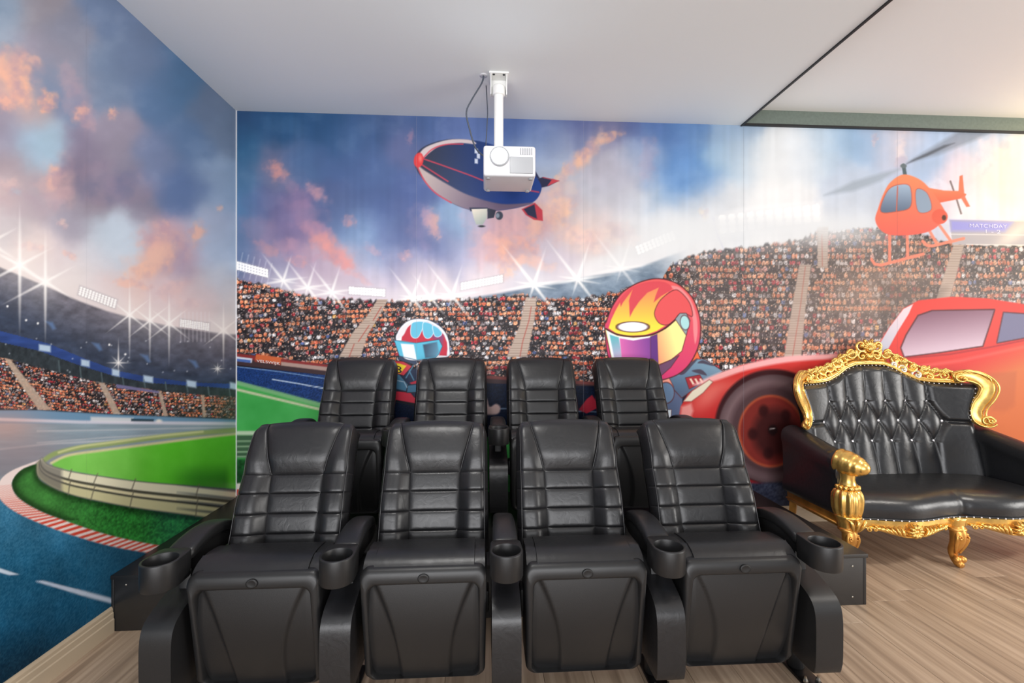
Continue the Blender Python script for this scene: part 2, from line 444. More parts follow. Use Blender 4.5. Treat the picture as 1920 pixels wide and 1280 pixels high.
PAL = np.array([(218, 118, 78), (226, 148, 108), (196, 92, 64), (34, 31, 37), (52, 45, 50), (208, 203, 206), (172, 46, 56), (128, 118, 122), (196, 132, 124), (82, 100, 152), (225, 165, 90)], float) / 255
PCUM = np.cumsum([.09, .07, .07, .21, .14, .15, .07, .11, .05, .03, .01])
def crowd(x, y, v, rowh, colw, seed, bg=(50, 45, 48)):
    r = np.floor(v); fv = v - r
    u = x / colw + hsh(r, r * 0, seed) * 7.0
    c = np.floor(u); fu = u - c
    jx = (hsh(c, r, seed + 1) - 0.5) * 0.3; jy = (hsh(c, r, seed + 2) - 0.5) * 0.25
    run = vnoise(u / 3.5 + 31 * hsh(r, r * 0, seed + 4), r * 3.3, seed + 3)
    k = np.searchsorted(PCUM, np.clip(hsh(c, r, seed + 5) * 0.999, 0, 0.9989))
    k = np.where(run > 0.68, (hsh(c, r, seed + 6) * 2.99).astype(int), k)
    k = np.where(run < 0.16, np.where(hsh(c, r, seed + 6) > 0.4, 6, 3), k)
    k = np.clip(k, 0, len(PAL) - 1)
    body = np.hypot((fu - 0.5 - jx) / (0.42 + .16 * hsh(c, r, seed + 12)), (fv - 0.60 - jy) / (0.36 + .12 * hsh(c, r, seed + 13)))
    head = np.hypot((fu - 0.5 - jx) / 0.2, (fv - 0.2 - jy) / 0.17)
    C = np.empty((len(x), 3)); C[:] = np.array(bg) / 255.0
    C *= (0.8 + 0.5 * hsh(np.floor(x / 2), np.floor(y / 2), seed + 8))[:, None]
    a = np.clip((1.1 - body) * 3, 0, 1)[:, None]
    shade = (0.82 + 0.3 * hsh(c, r, seed + 9) - 0.25 * np.clip(fv - 0.6, 0, 1))[:, None]
    C = C * (1 - a) + PAL[k] * shade * a
    hd = np.where((hsh(c, r, seed + 10) > 0.45)[:, None], np.array([205, 152, 128]) / 255, np.array([70, 52, 46]) / 255)
    a = np.clip((1.1 - head) * 2.5, 0, 1)[:, None]
    C = C * (1 - a) + hd * a
    sp = hsh(np.floor(x / 1.9), np.floor(y / 1.9), seed + 20); C = C * (0.72 + .56 * hsh(np.floor(x / 2.3), np.floor(y / 2.1), seed + 21))[:, None]
    w = ((sp > .90) * .55)[:, None]; C = C * (1 - w) + w * np.array([.80, .74, .72]); w = ((sp < .10) * .6)[:, None]
    return C * (1 - w) + w * np.array([.12, .11, .13])

def lin(x, pts):
    p = np.array(pts, float); return np.interp(x, p[:, 0], p[:, 1])

BACK_SKY = [(450,220,45,78,122),(450,265,50,100,142),(520,230,40,82,127),(600,230,42,80,125),(700,230,60,86,132),(800,225,70,95,145),(860,230,92,112,165),(450,320,72,112,152),(512,300,120,118,150),(560,300,76,106,152),(650,300,75,100,150),(650,260,62,95,142),(700,330,80,105,155),(760,270,95,105,150),(450,400,82,127,172),(500,390,95,100,145),(540,410,125,110,150),(640,400,80,97,143),(700,390,75,95,145),(760,370,80,100,155),(760,425,85,100,150),(450,460,95,120,160),(500,470,132,122,156),(560,460,150,126,160),(545,440,110,105,150),(660,430,125,152,190),(700,440,125,155,195),(700,490,152,166,200),(740,450,95,110,160),(790,445,90,105,155),(830,470,120,130,175),(850,425,130,160,195),(860,480,168,170,200),(760,500,165,160,190),(900,440,185,165,185),(960,440,205,165,172),(1000,400,200,168,178),(1030,470,195,183,196),(990,500,200,196,210),(900,240,88,112,168),(960,240,82,108,168),(1020,240,91,110,160),(1080,235,90,101,152),(1150,240,112,112,148),(1200,232,87,105,160),(1250,238,82,116,173),(1300,240,87,126,179),(1365,240,143,169,198),(1000,285,130,152,192),(1050,280,143,157,187),(1040,330,162,173,192),(1110,300,173,169,181),(1160,330,179,177,192),(1200,300,143,164,198),(1250,300,95,139,196),(1290,310,89,138,200),(1300,345,103,148,202),(1350,300,139,177,210),(1385,300,181,200,217),(1450,300,225,229,231),(1500,300,215,223,231),(1080,370,179,181,192),(1150,380,192,192,202),(1200,380,192,197,206),(1250,365,152,181,213),(1300,385,181,194,210),(1350,385,215,218,222),(1070,420,210,187,181),(1120,430,215,196,192),(1180,440,215,212,212),(1250,430,225,225,227),(1300,440,224,224,225),(1450,380,240,240,239),(1500,420,233,233,234),(1550,280,187,208,227),(1600,265,143,179,215),(1640,260,168,187,215),(1680,270,215,206,215),(1705,300,168,189,219),(1750,300,164,187,219),(1800,330,225,206,215),(1850,275,179,196,221),(1870,330,231,215,206),(1900,300,234,225,208),(1600,350,189,202,221),(1600,400,204,210,219),(1700,400,194,198,215),(1850,400,225,220,225),(1910,380,234,225,206),(2000,330,229,221,214),(1150,490,219,217,217),(900,515,228,212,216),(700,525,208,192,206),(600,500,185,165,186),(520,490,150,150,180),(640,510,195,175,190),(800,530,222,206,212)]
LEFT_SKY = [(20,30,122,142,166),(70,30,142,136,146),(120,60,130,134,154),(200,20,108,129,164),(20,75,142,156,176),(60,110,160,145,160),(10,250,148,140,160),(50,260,152,177,202),(80,270,162,192,212),(140,150,146,146,164),(75,140,119,139,168),(120,180,114,134,168),(200,140,114,134,164),(250,130,110,130,164),(300,160,94,124,164),(340,160,79,119,160),(390,205,104,124,154),(425,240,116,136,164),(200,270,152,144,163),(160,320,132,122,138),(150,290,130,120,145),(220,340,139,134,153),(180,380,142,132,146),(260,370,138,132,151),(300,300,119,134,170),(345,350,92,118,164),(400,330,142,167,197),(430,350,142,167,197),(350,270,94,124,164),(70,380,172,160,170),(20,420,195,185,190),(130,430,163,158,174),(200,455,186,202,217),(240,440,192,207,222),(180,485,207,207,216),(100,480,216,202,206),(340,480,172,158,180),(400,430,165,180,206),(425,470,165,186,212),(410,545,186,196,211),(230,545,226,192,186),(330,560,216,192,196),(375,570,216,192,196),(200,560,221,211,216),(140,510,222,212,211),(60,470,226,206,200),(430,590,216,216,221),(320,445,190,160,175),(20,320,165,150,160),(15,360,205,182,182),(-60,300,150,145,160),(-60,100,144,144,158),(60,210,185,160,160),(100,100,144,142,158)]

def paint_back(x, y):
    s = Paint(x, y); allp = np.arange(len(x))
    sky = s.near(-1e9, 1e9, -1e9, 660); s.field(sky, BACK_SKY)
    # salmon clouds
    for k, (cx, cy, rx, ry, an, al, c) in enumerate([
        (518, 322, 20, 15, .9, .8, (222,150,142)), (595, 362, 26, 14, .6, .75, (205,150,158)), (545, 345, 22, 12, .7, .45, (170,130,155)), (612, 455, 36, 17, .75, .9, (228,148,138)), (640, 490, 26, 11, .7, .75, (222,150,148)),
        (590, 430, 38, 13, .2, .6, (195,140,158)), (655, 415, 14, 10, .5, .6, (215,150,150)), (500, 465, 26, 11, .5, .6, (200,145,150)), (560, 488, 24, 9, .1, .6, (215,150,150)), (770, 258, 7, 14, .1, .5, (180,130,150)),
        (812, 420, 14, 24, -.3, .75, (228,165,152)), (800, 405, 12, 16, 0, .5, (190,145,165)), (760, 480, 16, 8, 0, .6, (225,170,170)), (940, 470, 30, 26, .3, .8, (242,178,150)), (950, 500, 18, 24, .2, .7, (245,190,158)),
        (985, 455, 34, 12, .5, .7, (240,172,155)), (930, 445, 28, 14, .2, .6, (238,176,160)), (1010, 425, 30, 20, -.6, .75, (240,180,155)), (1055, 395, 22, 24, -.4, .75, (244,188,145)), (1045, 360, 16, 22, 0, .5, (225,185,165)),
        (1060, 325, 26, 12, -.9, .75, (232,180,152)), (1090, 295, 30, 10, -.75, .85, (236,178,142)), (1140, 258, 26, 9, -.4, .75, (222,166,140)), (1080, 440, 40, 22, .1, .55, (244,196,175)), (1110, 460, 30, 18, .2, .5, (246,205,188)),
        (1215, 300, 16, 36, .1, .45, (190,172,190)), (1320, 400, 9, 12, 0, .5, (245,220,190)), (1640, 262, 6, 12, 0, .5, (245,205,195)), (1688, 290, 12, 36, .1, .55, (246,222,214)), (1850, 290, 26, 36, 0, .5, (248,222,222)), (1885, 290, 18, 22, 0, .5, (250,232,205)), (1760, 350, 30, 14, 0, .5, (226,228,240)),
        (1020, 500, 26, 9, .2, .5, (240,190,170)), (575, 405, 46, 26, .7, .45, (170,130,160)), (480, 430, 34, 22, .4, .45, (150,128,160)), (630, 475, 46, 20, .75, .8, (226,150,145)), (560, 470, 40, 16, .3, .6, (190,145,165)), (960, 420, 40, 30, -.3, .6, (226,172,170)), (910, 470, 30, 34, 0, .55, (222,176,178)), (1035, 395, 30, 40, .2, .6, (236,184,160)), (975, 480, 44, 20, .4, .7, (244,182,158)), (1100, 285, 44, 16, -.75, .7, (232,182,156)), (1060, 360, 26, 40, .1, .45, (222,186,172)), (1150, 440, 46, 20, .1, .4, (246,212,196)), (790, 430, 26, 40, -.2, .35, (160,140,175)), (880, 400, 16, 30, 0, .4, (190,160,180)), (700, 470, 18, 8, .6, .5, (205,165,180)), (675, 520, 30, 8, .5, .55, (222,170,172))]):
        s.cloud(cx, cy, rx, ry, c, al, an, 20 + k)
    st = s.near(-1e9, 1e9, 180, 560)
    s.c[st] *= (1 + 0.05 * (vnoise(s.x[st] / 7, s.y[st] / 130, 77) - 0.5))[:, None]
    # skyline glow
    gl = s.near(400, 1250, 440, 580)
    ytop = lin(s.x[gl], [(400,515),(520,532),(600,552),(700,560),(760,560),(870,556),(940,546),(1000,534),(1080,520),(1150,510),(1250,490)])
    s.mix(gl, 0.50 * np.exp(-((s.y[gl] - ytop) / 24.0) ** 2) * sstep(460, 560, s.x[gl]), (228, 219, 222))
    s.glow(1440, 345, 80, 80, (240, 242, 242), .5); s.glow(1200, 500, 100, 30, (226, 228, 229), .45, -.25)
    # roof band behind the crowd
    rb = s.near(850, 1300, 440, 600)
    sk = lin(s.x[rb], [(850,562),(940,549),(1000,537),(1080,522),(1150,511),(1200,500),(1280,470),(1300,462)])
    a = sstep(-3, 4, s.y[rb] - sk) * sstep(850, 920, s.x[rb]) * sstep(1300, 1215, s.x[rb])
    s.mix(rb, a * 0.85, np.array([92, 116, 140]) / 255 + (fbm(s.x[rb] / 18, s.y[rb] / 10, 4)[:, None] - .5) * 0.35)
    # crowd
    x_, y_ = s.x, s.y
    top = lin(x_, [(400,516),(443,524),(520,538),(600,558),(700,564),(760,563),(850,561),(930,557),(985,552),(1012,562),(1100,557),(1135,552),(1240,525),(1262,492),(1330,470),(1400,464),(1500,448),(1540,432),(1700,428),(1782,458),(2300,462)])
    bot = lin(x_, [(400,660),(443,666),(610,688),(720,700),(900,704),(1100,716),(1300,720),(2300,720)])
    ci = np.nonzero((y_ > top - 8) & (y_ < bot + 3))[0]
    big = sstep(900, 1500, x_[ci])
    tilt = lin(x_[ci], [(400,-26),(720,0),(1000,4),(1300,0),(2300,0)])
    rowh = 9.0 + 3.0 * big
    left = crowd(x_[ci], y_[ci], (y_[ci] - 400 + tilt * .6) / 9.2, 9.2, 8.6, 3)
    right = crowd(x_[ci], y_[ci], (y_[ci] - 400) / 12.2, 12.2, 8.2, 14, (44, 40, 40))
    C = np.where((x_[ci] < 1190)[:, None], left, right)
    edge = top[ci] + (vnoise(x_[ci] / 5, y_[ci] * 0, 41) - 0.5) * 8
    s.mix(ci, sstep(-3, 3, y_[ci] - edge) * sstep(3, -2, y_[ci] - bot[ci]), C)
    # aisles
    for P in ([(708,561),(727,561),(713,590),(690,626),(676,669),(636,669),(660,625),(690,590)], [(986,558),(1006,558),(1002,600),(988,669),(950,669),(974,610)], [(1533,425),(1553,425),(1552,502),(1533,502)],
              [(1499,496),(1521,496),(1512,560),(1502,670),(1470,670),(1486,570)], [(1788,458),(1808,458),(1792,520),(1780,562),(1755,562),(1772,510)]):
        Q = np.array(P, float); s.poly(P, (188, 166, 150), soft=1.2)
        i = s.near(Q[:, 0].min(), Q[:, 0].max(), Q[:, 1].min(), Q[:, 1].max())
        if len(i):
            ins = poly_sd(s.x[i], s.y[i], Q) < 0
            s.mix(i, ins * 0.35 * (np.sin(s.y[i] * 1.35) > 0.2), (120, 96, 84))
        n = len(P) // 2
        mid = [((Q[k][0] + Q[-1 - k + (1 if len(P) % 2 else 0)][0]) / 2, Q[k][1]) for k in (0,)]
    for L in ([(715,575),(700,600)], [(692,610),(672,640)], [(664,645),(655,668)], [(996,575),(992,600),(980,640),(975,668)], [(1541,440),(1542,498)], [(1510,500),(1500,580),(1486,668)]):
        s.line(L, 1.6, (176, 66, 56), .8)
    # banners and barrier below the left crowd
    s.poly([(440,660),(560,678),(720,696),(1120,718),(1120,742),(720,716),(560,698),(440,684)], (64, 46, 50), soft=1.2)
    s.poly([(440,662),(520,672),(720,696),(720,702),(520,680),(440,671)], (140, 46, 46), soft=1)
    s.poly([(443,668),(473,672),(472,680),(443,676)], (206, 212, 226), soft=.8); s.poly([(443,672),(470,675),(470,680),(443,677)], (70, 104, 178), soft=.8)
    s.poly([(480,664),(527,670),(526,684),(478,677)], (206, 96, 52), soft=.8); s.poly([(478,674),(526,681),(526,684),(478,678)], (150, 60, 50), soft=.8)
    s.poly([(527,678),(720,700),(720,708),(527,685)], (172, 142, 132), soft=1)
    s.poly([(900,703),(1120,716),(1120,722),(900,709)], (120, 60, 58), soft=1)
    # track
    t0 = lin(x_, [(400,680),(443,685),(610,702),(720,712),(940,718),(1300,728),(2300,728)]); t1 = lin(x_, [(400,705),(443,715),(610,757),(760,790),(900,815),(2300,1100)])
    ti = np.nonzero((y_ > t0) & (y_ < 1e4))[0]
    n = hsh(np.floor(x_[ti] / 1.6), np.floor(y_[ti] / 1.6), 8)[:, None]
    s.mix(ti, sstep(0, 2, y_[ti] - t0[ti]), (np.array([24, 48, 98]) / 255 * (1 - .5 * sstep(640, 760, x_[ti])[:, None])) * (0.75 + .5 * n) + np.array([0.0, .03, .07]) * sstep(700, 560, x_[ti])[:, None])
    s.line([(443, 687), (520, 696), (620, 711)], 1.2, (150, 185, 222), .9); s.line([(511, 711), (560, 719), (625, 731)], 2.0, (205, 222, 240), .95)
    s.line([(735, 752), (790, 760), (1000, 768), (1120, 772)], 1.6, (150, 175, 205), .7)
    # grass
    gi = np.nonzero((y_ > t1 - 2) & (x_ < 1000))[0]
    g = fbm(x_[gi] / 40, y_[gi] / 40, 6)[:, None] - .5
    s.mix(gi, sstep(0, 2, y_[gi] - t1[gi]), np.array([62, 172, 78]) / 255 + g * 0.10)
    s.line([(440, 716), (520, 737), (620, 764)], 8, (120, 178, 120), .9, 1.4); s.line([(440, 729), (520, 748), (620, 772)], 4.5, (206, 204, 168), .95, 1.2)
    s.poly([(440, 808), (700, 806), (700, 816), (440, 816)], (186, 206, 178), soft=1.5)
    s.poly([(440, 816), (700, 815), (700, 858), (440, 858)], (62, 96, 70), soft=1.5)
    for yy in (826, 836, 846, 855): s.line([(440, yy + 1), (700, yy - 3)], 2.6, (168, 198, 162), .8, 1.3)
    di = s.near(400, 760, 858, 1400)
    n = fbm(x_[di] / 6, y_[di] / 6, 16, 3)[:, None]
    s.mix(di, sstep(857, 864, y_[di]), np.array([22, 74, 34]) / 255 * (0.5 + 1.1 * n))
    s.poly([(440, 906), (520, 902), (520, 918), (440, 924)], (226, 214, 206), soft=1); s.poly([(440, 918), (458, 915), (520, 912), (520, 926), (440, 932)], (206, 70, 50), soft=1)
    bi = s.near(400, 800, 928, 1500); s.mix(bi, sstep(928, 934, y_[bi]), (18, 36, 54))
    # dust puff, kart in the middle
    s.poly([(900,742),(912,746),(918,762),(930,757),(938,764),(932,776),(905,776),(895,768)], (196, 164, 160), soft=1.5, spline=True)
    # lights of the stands
    R = lambda k: [(128, 62 * k), (308, 50 * k), (72, 48 * k), (252, 22 * k), (8, 46 * k), (190, 48 * k), (350, 30 * k), (170, 26 * k)]
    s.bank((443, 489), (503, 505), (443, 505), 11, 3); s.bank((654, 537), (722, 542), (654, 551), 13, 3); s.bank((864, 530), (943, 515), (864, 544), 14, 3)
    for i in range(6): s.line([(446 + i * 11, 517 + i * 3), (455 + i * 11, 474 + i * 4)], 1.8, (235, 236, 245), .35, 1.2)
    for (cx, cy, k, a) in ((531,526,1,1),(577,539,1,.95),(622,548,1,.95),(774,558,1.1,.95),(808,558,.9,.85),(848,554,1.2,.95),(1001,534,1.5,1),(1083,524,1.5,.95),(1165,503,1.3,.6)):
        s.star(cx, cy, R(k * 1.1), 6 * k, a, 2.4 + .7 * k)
    s.bank((1190, 462), (1262, 432), (1196, 478), 10, 3, .15)
    s.poly([(1342,408),(1380,392),(1470,384),(1540,380),(1540,428),(1440,436),(1352,440)], (252, 252, 252), soft=6, alpha=.55); s.bank((1345, 404), (1538, 382), (1348, 438), 11, 3, .12)
    s.line([(1338, 408), (1342, 432), (1358, 470)], 2, (170, 166, 205), .35, 1.5)
    # haze over the right stands
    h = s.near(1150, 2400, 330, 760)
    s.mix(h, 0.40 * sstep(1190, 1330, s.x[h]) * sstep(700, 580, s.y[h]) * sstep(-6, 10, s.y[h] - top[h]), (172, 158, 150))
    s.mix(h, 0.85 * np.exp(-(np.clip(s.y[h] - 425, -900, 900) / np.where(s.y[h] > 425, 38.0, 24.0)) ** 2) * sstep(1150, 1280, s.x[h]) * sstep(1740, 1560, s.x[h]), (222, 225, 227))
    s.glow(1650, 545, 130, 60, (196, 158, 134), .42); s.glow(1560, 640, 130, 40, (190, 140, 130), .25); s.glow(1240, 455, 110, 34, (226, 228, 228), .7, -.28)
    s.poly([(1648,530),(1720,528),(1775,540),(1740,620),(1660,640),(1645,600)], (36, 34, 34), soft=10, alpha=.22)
    # scoreboard
    s.poly([(1780,412),(2050,416),(2050,462),(1786,458)], (176, 170, 174), soft=1); s.poly([(1782,413),(1900,416),(1884,434),(1783,433)], (146, 146, 226), soft=4, alpha=.85)
    s.line([(1783, 439), (2050, 442)], 1.4, (226, 222, 222), .9); s.line([(1812, 458), (2050, 461)], 2, (226, 220, 212), .8); s.glow(1900, 440, 36, 12, (240, 226, 210), .6, -.6)
    # plain helicopter
    O = (244, 122, 86)
    s.poly([(1700,306),(1760,268),(1800,245),(1872,240),(1830,262),(1760,290)], (120, 128, 142), soft=4, alpha=.6); s.poly([(1700,307),(1712,299),(1770,272),(1790,268),(1740,292)], (74, 78, 86), soft=2, alpha=.7)
    s.poly([(1690,316),(1660,322),(1600,340),(1545,366),(1600,358),(1650,340)], (150, 162, 174), soft=4, alpha=.65)
    s.line([(1694, 310), (1697, 328)], 7, (84, 100, 104)); s.ell(1694, 311, 6, 4, (104, 116, 120))
    s.line([(1782, 340), (1792, 368), (1802, 400)], 3.5, (118, 104, 102), .9)
    s.poly([(1730,350),(1770,357),(1800,358),(1812,364),(1808,371),(1762,380),(1735,384)], O, soft=1, grad=((1750,352),(246,132,92),(1752,384),(226,96,70))); s.poly([(1797,360),(1799,330),(1805,328),(1808,362)], (243,118,86)); s.poly([(1801,370),(1808,366),(1819,387),(1812,388)], (240,118,90))
    for L in ([(1634,486),(1640,495),(1652,497),(1731,476)], [(1668,436),(1668,492)], [(1701,438),(1702,482)], [(1730,452),(1738,460),(1748,461),(1807,447)], [(1738,424),(1757,458)], [(1760,420),(1783,452)]):
        s.line(L, 5.5, (243, 134, 108), .95)
    s.poly([(1641,412),(1646,392),(1656,364),(1670,341),(1694,327),(1722,335),(1742,352),(1764,382),(1772,402),(1758,424),(1735,436),(1700,441),(1668,440),(1650,430)], O, soft=1, spline=True, grad=((1690,335),(247,136,92),(1700,440),(236,98,84)))
    s.poly([(1652,396),(1660,366),(1674,350),(1700,346),(1708,358),(1706,388),(1680,396)], (126, 146, 170), soft=1, spline=True, line=1.4, lcol=(196, 88, 66), grad=((1680,346),(158,180,204),(1680,396),(96,112,136))); s.line([(1683, 350), (1681, 395)], 2, (214, 100, 76))
    s.poly([(1718,356),(1738,362),(1746,392),(1722,396)], (140, 158, 180), soft=1, spline=True, line=1.2, lcol=(196, 88, 66))
    s.ell(1762, 406, 15, 14, (226, 92, 72)); s.ell(1770, 408, 4, 5, (84, 52, 48))
    # airship
    s.poly([(993,306),(1000,314),(1012,334),(1000,336)], (44, 48, 84)); s.poly([(996,338),(1018,332),(1048,339),(1028,349),(1008,353)], (42, 44, 74), spline=False); s.poly([(1036,335),(1048,339),(1026,349),(1030,343)], (196, 60, 72)); s.line([(1018, 332.5), (1048, 339)], 1.6, (190, 70, 80))
    BL = [(777,302),(785,283),(805,270),(840,261),(880,262),(920,270),(960,290),(995,320),(1014,345),(1013,362),(1001,378),(975,388),(940,394),(905,396),(880,393),(850,382),(815,360),(795,338),(782,320)]
    s.poly(BL, (46, 52, 80), spline=True, soft=1, grad=((800,330),(52,58,78),(940,340),(30,62,138)))
    s.poly([(786,290),(800,275),(840,262),(880,262),(892,270),(860,268),(825,274),(806,286),(794,296)], (206, 190, 190), spline=True, soft=1.2)
    s.poly([(784,312),(800,322),(840,346),(880,366),(940,382),(1000,380),(975,388),(940,394),(905,396),(880,393),(850,382),(815,360),(795,338)], (150, 138, 150), spline=True, soft=1.5, grad=((800,325),(190,172,168),(900,390),(108,92,116)))
    for L in ([(793,297),(810,280),(835,271),(868,270)], [(795,298),(830,310),(880,328),(930,346),(1010,360)], [(790,308),(815,324),(840,340)], [(783,314),(797,340),(817,362),(846,380)]): s.line(L, 2.4, (214, 62, 82), .9, 1, True)
    for (cx, cy) in ((893, 283), (893, 302), (897, 292.5)): s.poly([(cx-3,cy-5),(cx+3,cy-4),(cx+3,cy+5),(cx-3,cy+4)], (206, 214, 232))
    s.ell(785, 300, 9, 14, (226, 58, 62), ang=.15); s.ell(788, 297, 3, 6, (240, 110, 104), soft=2)
    s.poly([(978,392),(1003,380),(1017,394),(1018,414),(1001,412),(986,403)], (196, 58, 72), soft=1); s.poly([(982,392),(1002,383),(1007,410),(990,403)], (44, 46, 74), soft=1)
    s.poly([(880,389),(914,389),(916,394),(882,396)], (44, 50, 74)); s.poly([(884,392),(914,391),(913,408),(905,421),(893,421),(888,408)], (204, 202, 188), soft=1, grad=((890,392),(222,212,196),(905,421),(150,164,158))); s.poly([(914,390),(930,394),(926,408),(914,410)], (46, 50, 66)); s.ell(936, 404, 7, 8, (62, 68, 84)); s.ell(933, 404, 3.5, 4.5, (130, 142, 156)); s.ell(903, 424, 6, 2, (46, 50, 56))
    # small kart racer
    k7 = lambda P: [(720 + a / 5.82, 580 + b / 5.82) for a, b in P]
    s.poly(k7([(140,690),(350,640),(420,760),(420,1000),(330,1000),(100,930)]), (34, 46, 74), soft=1)
    s.poly(k7([(120,890),(290,910),(330,960),(440,1000),(440,1040),(120,985)]), (204, 44, 66), line=.8); s.poly(k7([(120,985),(330,1025),(440,1045),(440,1075),(120,1010)]), (26, 28, 36))
    s.poly(k7([(100,690),(150,690),(260,820),(240,890),(100,860)]), (66, 116, 148), line=.7); s.poly(k7([(260,830),(420,810),(420,900),(250,905)]), (62, 112, 144), line=.7); s.poly(k7([(280,800),(420,750),(420,800),(300,815)]), (200, 44, 64)); s.line(k7([(120, 770), (220, 790), (250, 850)]), 1.2, (190, 205, 220))
    s.line(k7([(240, 745), (320, 610)]), 2.2, (78, 130, 160)); s.line(k7([(270, 660), (325, 770)]), 2.2, (78, 130, 160))
    s.poly(k7([(110,560),(210,568),(302,620),(215,720),(110,690)]), (214, 58, 72), line=.8); s.poly(k7([(110,585),(170,590),(245,615),(180,698),(110,690)]), (246, 214, 40))
    s.poly(k7([(160,545),(180,505),(240,495),(310,515),(360,560),(340,600),(270,580)]), (58, 72, 100), spline=True, line=.8)
    s.poly(k7([(132,330),(150,250),(190,185),(260,128),(360,103),(480,115),(600,178),(672,258),(707,350),(714,430),(706,510),(560,530),(360,556),(210,520)]), (236, 236, 240), spline=True, line=.9, lcol=(52, 60, 84))
    s.poly(k7([(190,340),(200,260),(260,190),(330,140),(480,140),(590,200),(655,280),(688,360),(692,430),(684,505),(600,500),(635,400),(600,340),(350,365)]), (204, 44, 66), soft=1, grad=((400,600),(204,44,66),(400,600.1),(204,44,66)))
    s.poly(k7([(300,170),(360,138),(470,142),(590,205),(650,290),(640,380),(600,330),(560,330)]), (92, 84, 150), soft=3, alpha=.6)
    for P in ([(300,170),(330,140),(420,135),(430,170),(380,290),(330,310),(295,270)], [(425,165),(450,140),(520,165),(550,220),(510,300),(460,310),(430,260)], [(535,180),(590,205),(630,260),(600,295),(560,290),(540,240)]):
        s.poly(k7(P), (96, 190, 222), spline=True, line=1.0, lcol=(240, 242, 246))
    s.poly(k7([(140,320),(160,250),(210,190),(290,145),(250,210),(220,270),(190,300)]), (232, 226, 230), spline=True, soft=1.2)
    s.poly(k7([(114,338),(350,368),(545,340),(600,330),(634,400),(600,480),(560,524),(360,550),(170,505)]), (84, 188, 220), line=.9, lcol=(44, 60, 88)); s.poly(k7([(182,372),(325,382),(358,548),(215,515)]), (240, 243, 248)); s.poly(k7([(425,385),(580,352),(600,470),(560,520),(450,530)]), (66, 92, 116), soft=1.5, grad=((720+430/5.82,650),(52,74,98),(720+600/5.82,660),(92,150,180)))
    # big kart racer
    k8 = lambda P: [(1100 + a / 4.571, 500 + b / 4.571) for a, b in P]
    K = (82, 36, 40)
    s.poly(k8([(560,960),(700,920),(820,1080),(820,1320),(560,1320)]), (82, 98, 134), soft=1.2)
    s.poly(k8([(800,920),(870,835),(950,780),(1020,800),(1165,895),(1050,980),(900,1060),(815,1120),(740,1040),(690,925)]), (100, 134, 160), line=1.4, lcol=K, grad=((1100+950/4.571,680),(112,146,170),(1100+850/4.571,740),(74,98,130)))
    for P in ([(800,920),(870,840),(950,790),(900,850),(840,915)], [(900,890),(980,880),(1030,930),(960,915)], [(1000,800),(1090,850),(1000,830),(950,825)]): s.poly(k8(P), (66, 50, 66), soft=1, spline=True, alpha=.8)
    s.poly(k8([(848,952),(968,928),(1004,984),(880,1044)]), (170, 44, 54), line=1, lcol=K)
    for q in (0, 42, 84): s.poly(k8([(880+q,960),(896+q,956),(925+q,1004),(908+q,1010)]), (236, 206, 180))
    s.poly(k8([(905,810),(945,715),(972,790),(940,785)]), (240, 104, 60), line=1, lcol=K)
    s.poly(k8([(610,965),(690,925),(742,1025),(735,1050),(650,1000)]), (240, 150, 130), line=1, lcol=K)
    s.ell(1100 + 680 / 4.571, 500 + 1080 / 4.571, 15, 19, (94, 122, 156), line=1.3, lcol=K); s.poly(k8([(670,1225),(725,1225),(722,1290),(672,1290)]), (214, 226, 236), line=.8, lcol=K)
    HO = [(160,535),(175,465),(222,345),(300,232),(400,162),(500,122),(600,106),(705,120),(805,168),(905,272),(962,420),(972,560),(950,690),(885,820),(800,905),(700,950),(610,960),(560,860),(230,850)]
    s.poly(k8(HO), (236, 80, 86), spline=True, line=1.9, lcol=K, soft=1, grad=((1300,560),(240,92,92),(1250,715),(216,52,112)))
    s.poly(k8([(720,165),(800,180),(890,280),(940,420),(950,560),(930,660),(915,560),(905,430),(850,300),(770,215)]), (246, 150, 152), soft=1.2, spline=True, alpha=.8)
    s.poly(k8([(380,180),(520,130),(660,130),(730,185),(640,260),(585,360),(500,400),(300,400),(215,400),(290,270)]), (226, 74, 84), soft=1, spline=True)
    FL = [(188,525),(212,450),(250,370),(285,308),(292,342),(312,305),(392,198),(362,290),(370,430),(402,368),(450,298),(520,222),(618,178),(590,250),(575,305),(640,250),(700,215),(640,285),(592,360),(586,420),(622,480),(682,497),(600,550),(500,585),(350,592),(255,572)]
    s.poly(k8(FL), (250, 215, 70), soft=1, grad=((1180,545),(242,142,86),(1180,612),(252,226,62)))
    s.poly(k8([(585,420),(592,360),(640,280),(740,205),(800,215),(880,310),(905,420),(850,400),(790,405),(740,470),(680,497),(622,480)]), (238, 86, 88), soft=1, spline=True, line=1.0, lcol=K)
    s.poly(k8([(160,535),(260,588),(400,606),(560,588),(680,530),(780,440),(852,575),(812,720),(722,792),(610,838),(600,860),(230,850)]), (248, 236, 130), line=1.4, lcol=K, soft=1)
    s.poly(k8([(168,540),(260,592),(400,610),(560,592),(605,575),(605,600),(560,610),(400,635),(290,625),(300,760),(330,850),(230,850)]), (246, 246, 248), soft=1)
    s.poly(k8([(196,580),(275,605),(302,760),(315,850),(250,850)]), (110, 190, 200), soft=1, grad=((1150,630),(92,186,194),(1160,670),(196,176,210)))
    s.poly(k8([(282,612),(400,632),(548,605),(552,860),(310,860)]), (200, 90, 170), soft=1, grad=((1165,650),(226,104,178),(1222,640),(128,66,156)))
    s.poly(k8([(548,600),(606,578),(616,850),(550,860)]), (104, 56, 134), soft=1, line=.6, lcol=K)
    s.poly(k8([(606,574),(682,530),(780,440),(852,578),(812,720),(722,792),(616,832)]), (248, 222, 130), soft=1, grad=((1233,660),(246,160,112),(1268,650),(252,240,146)))
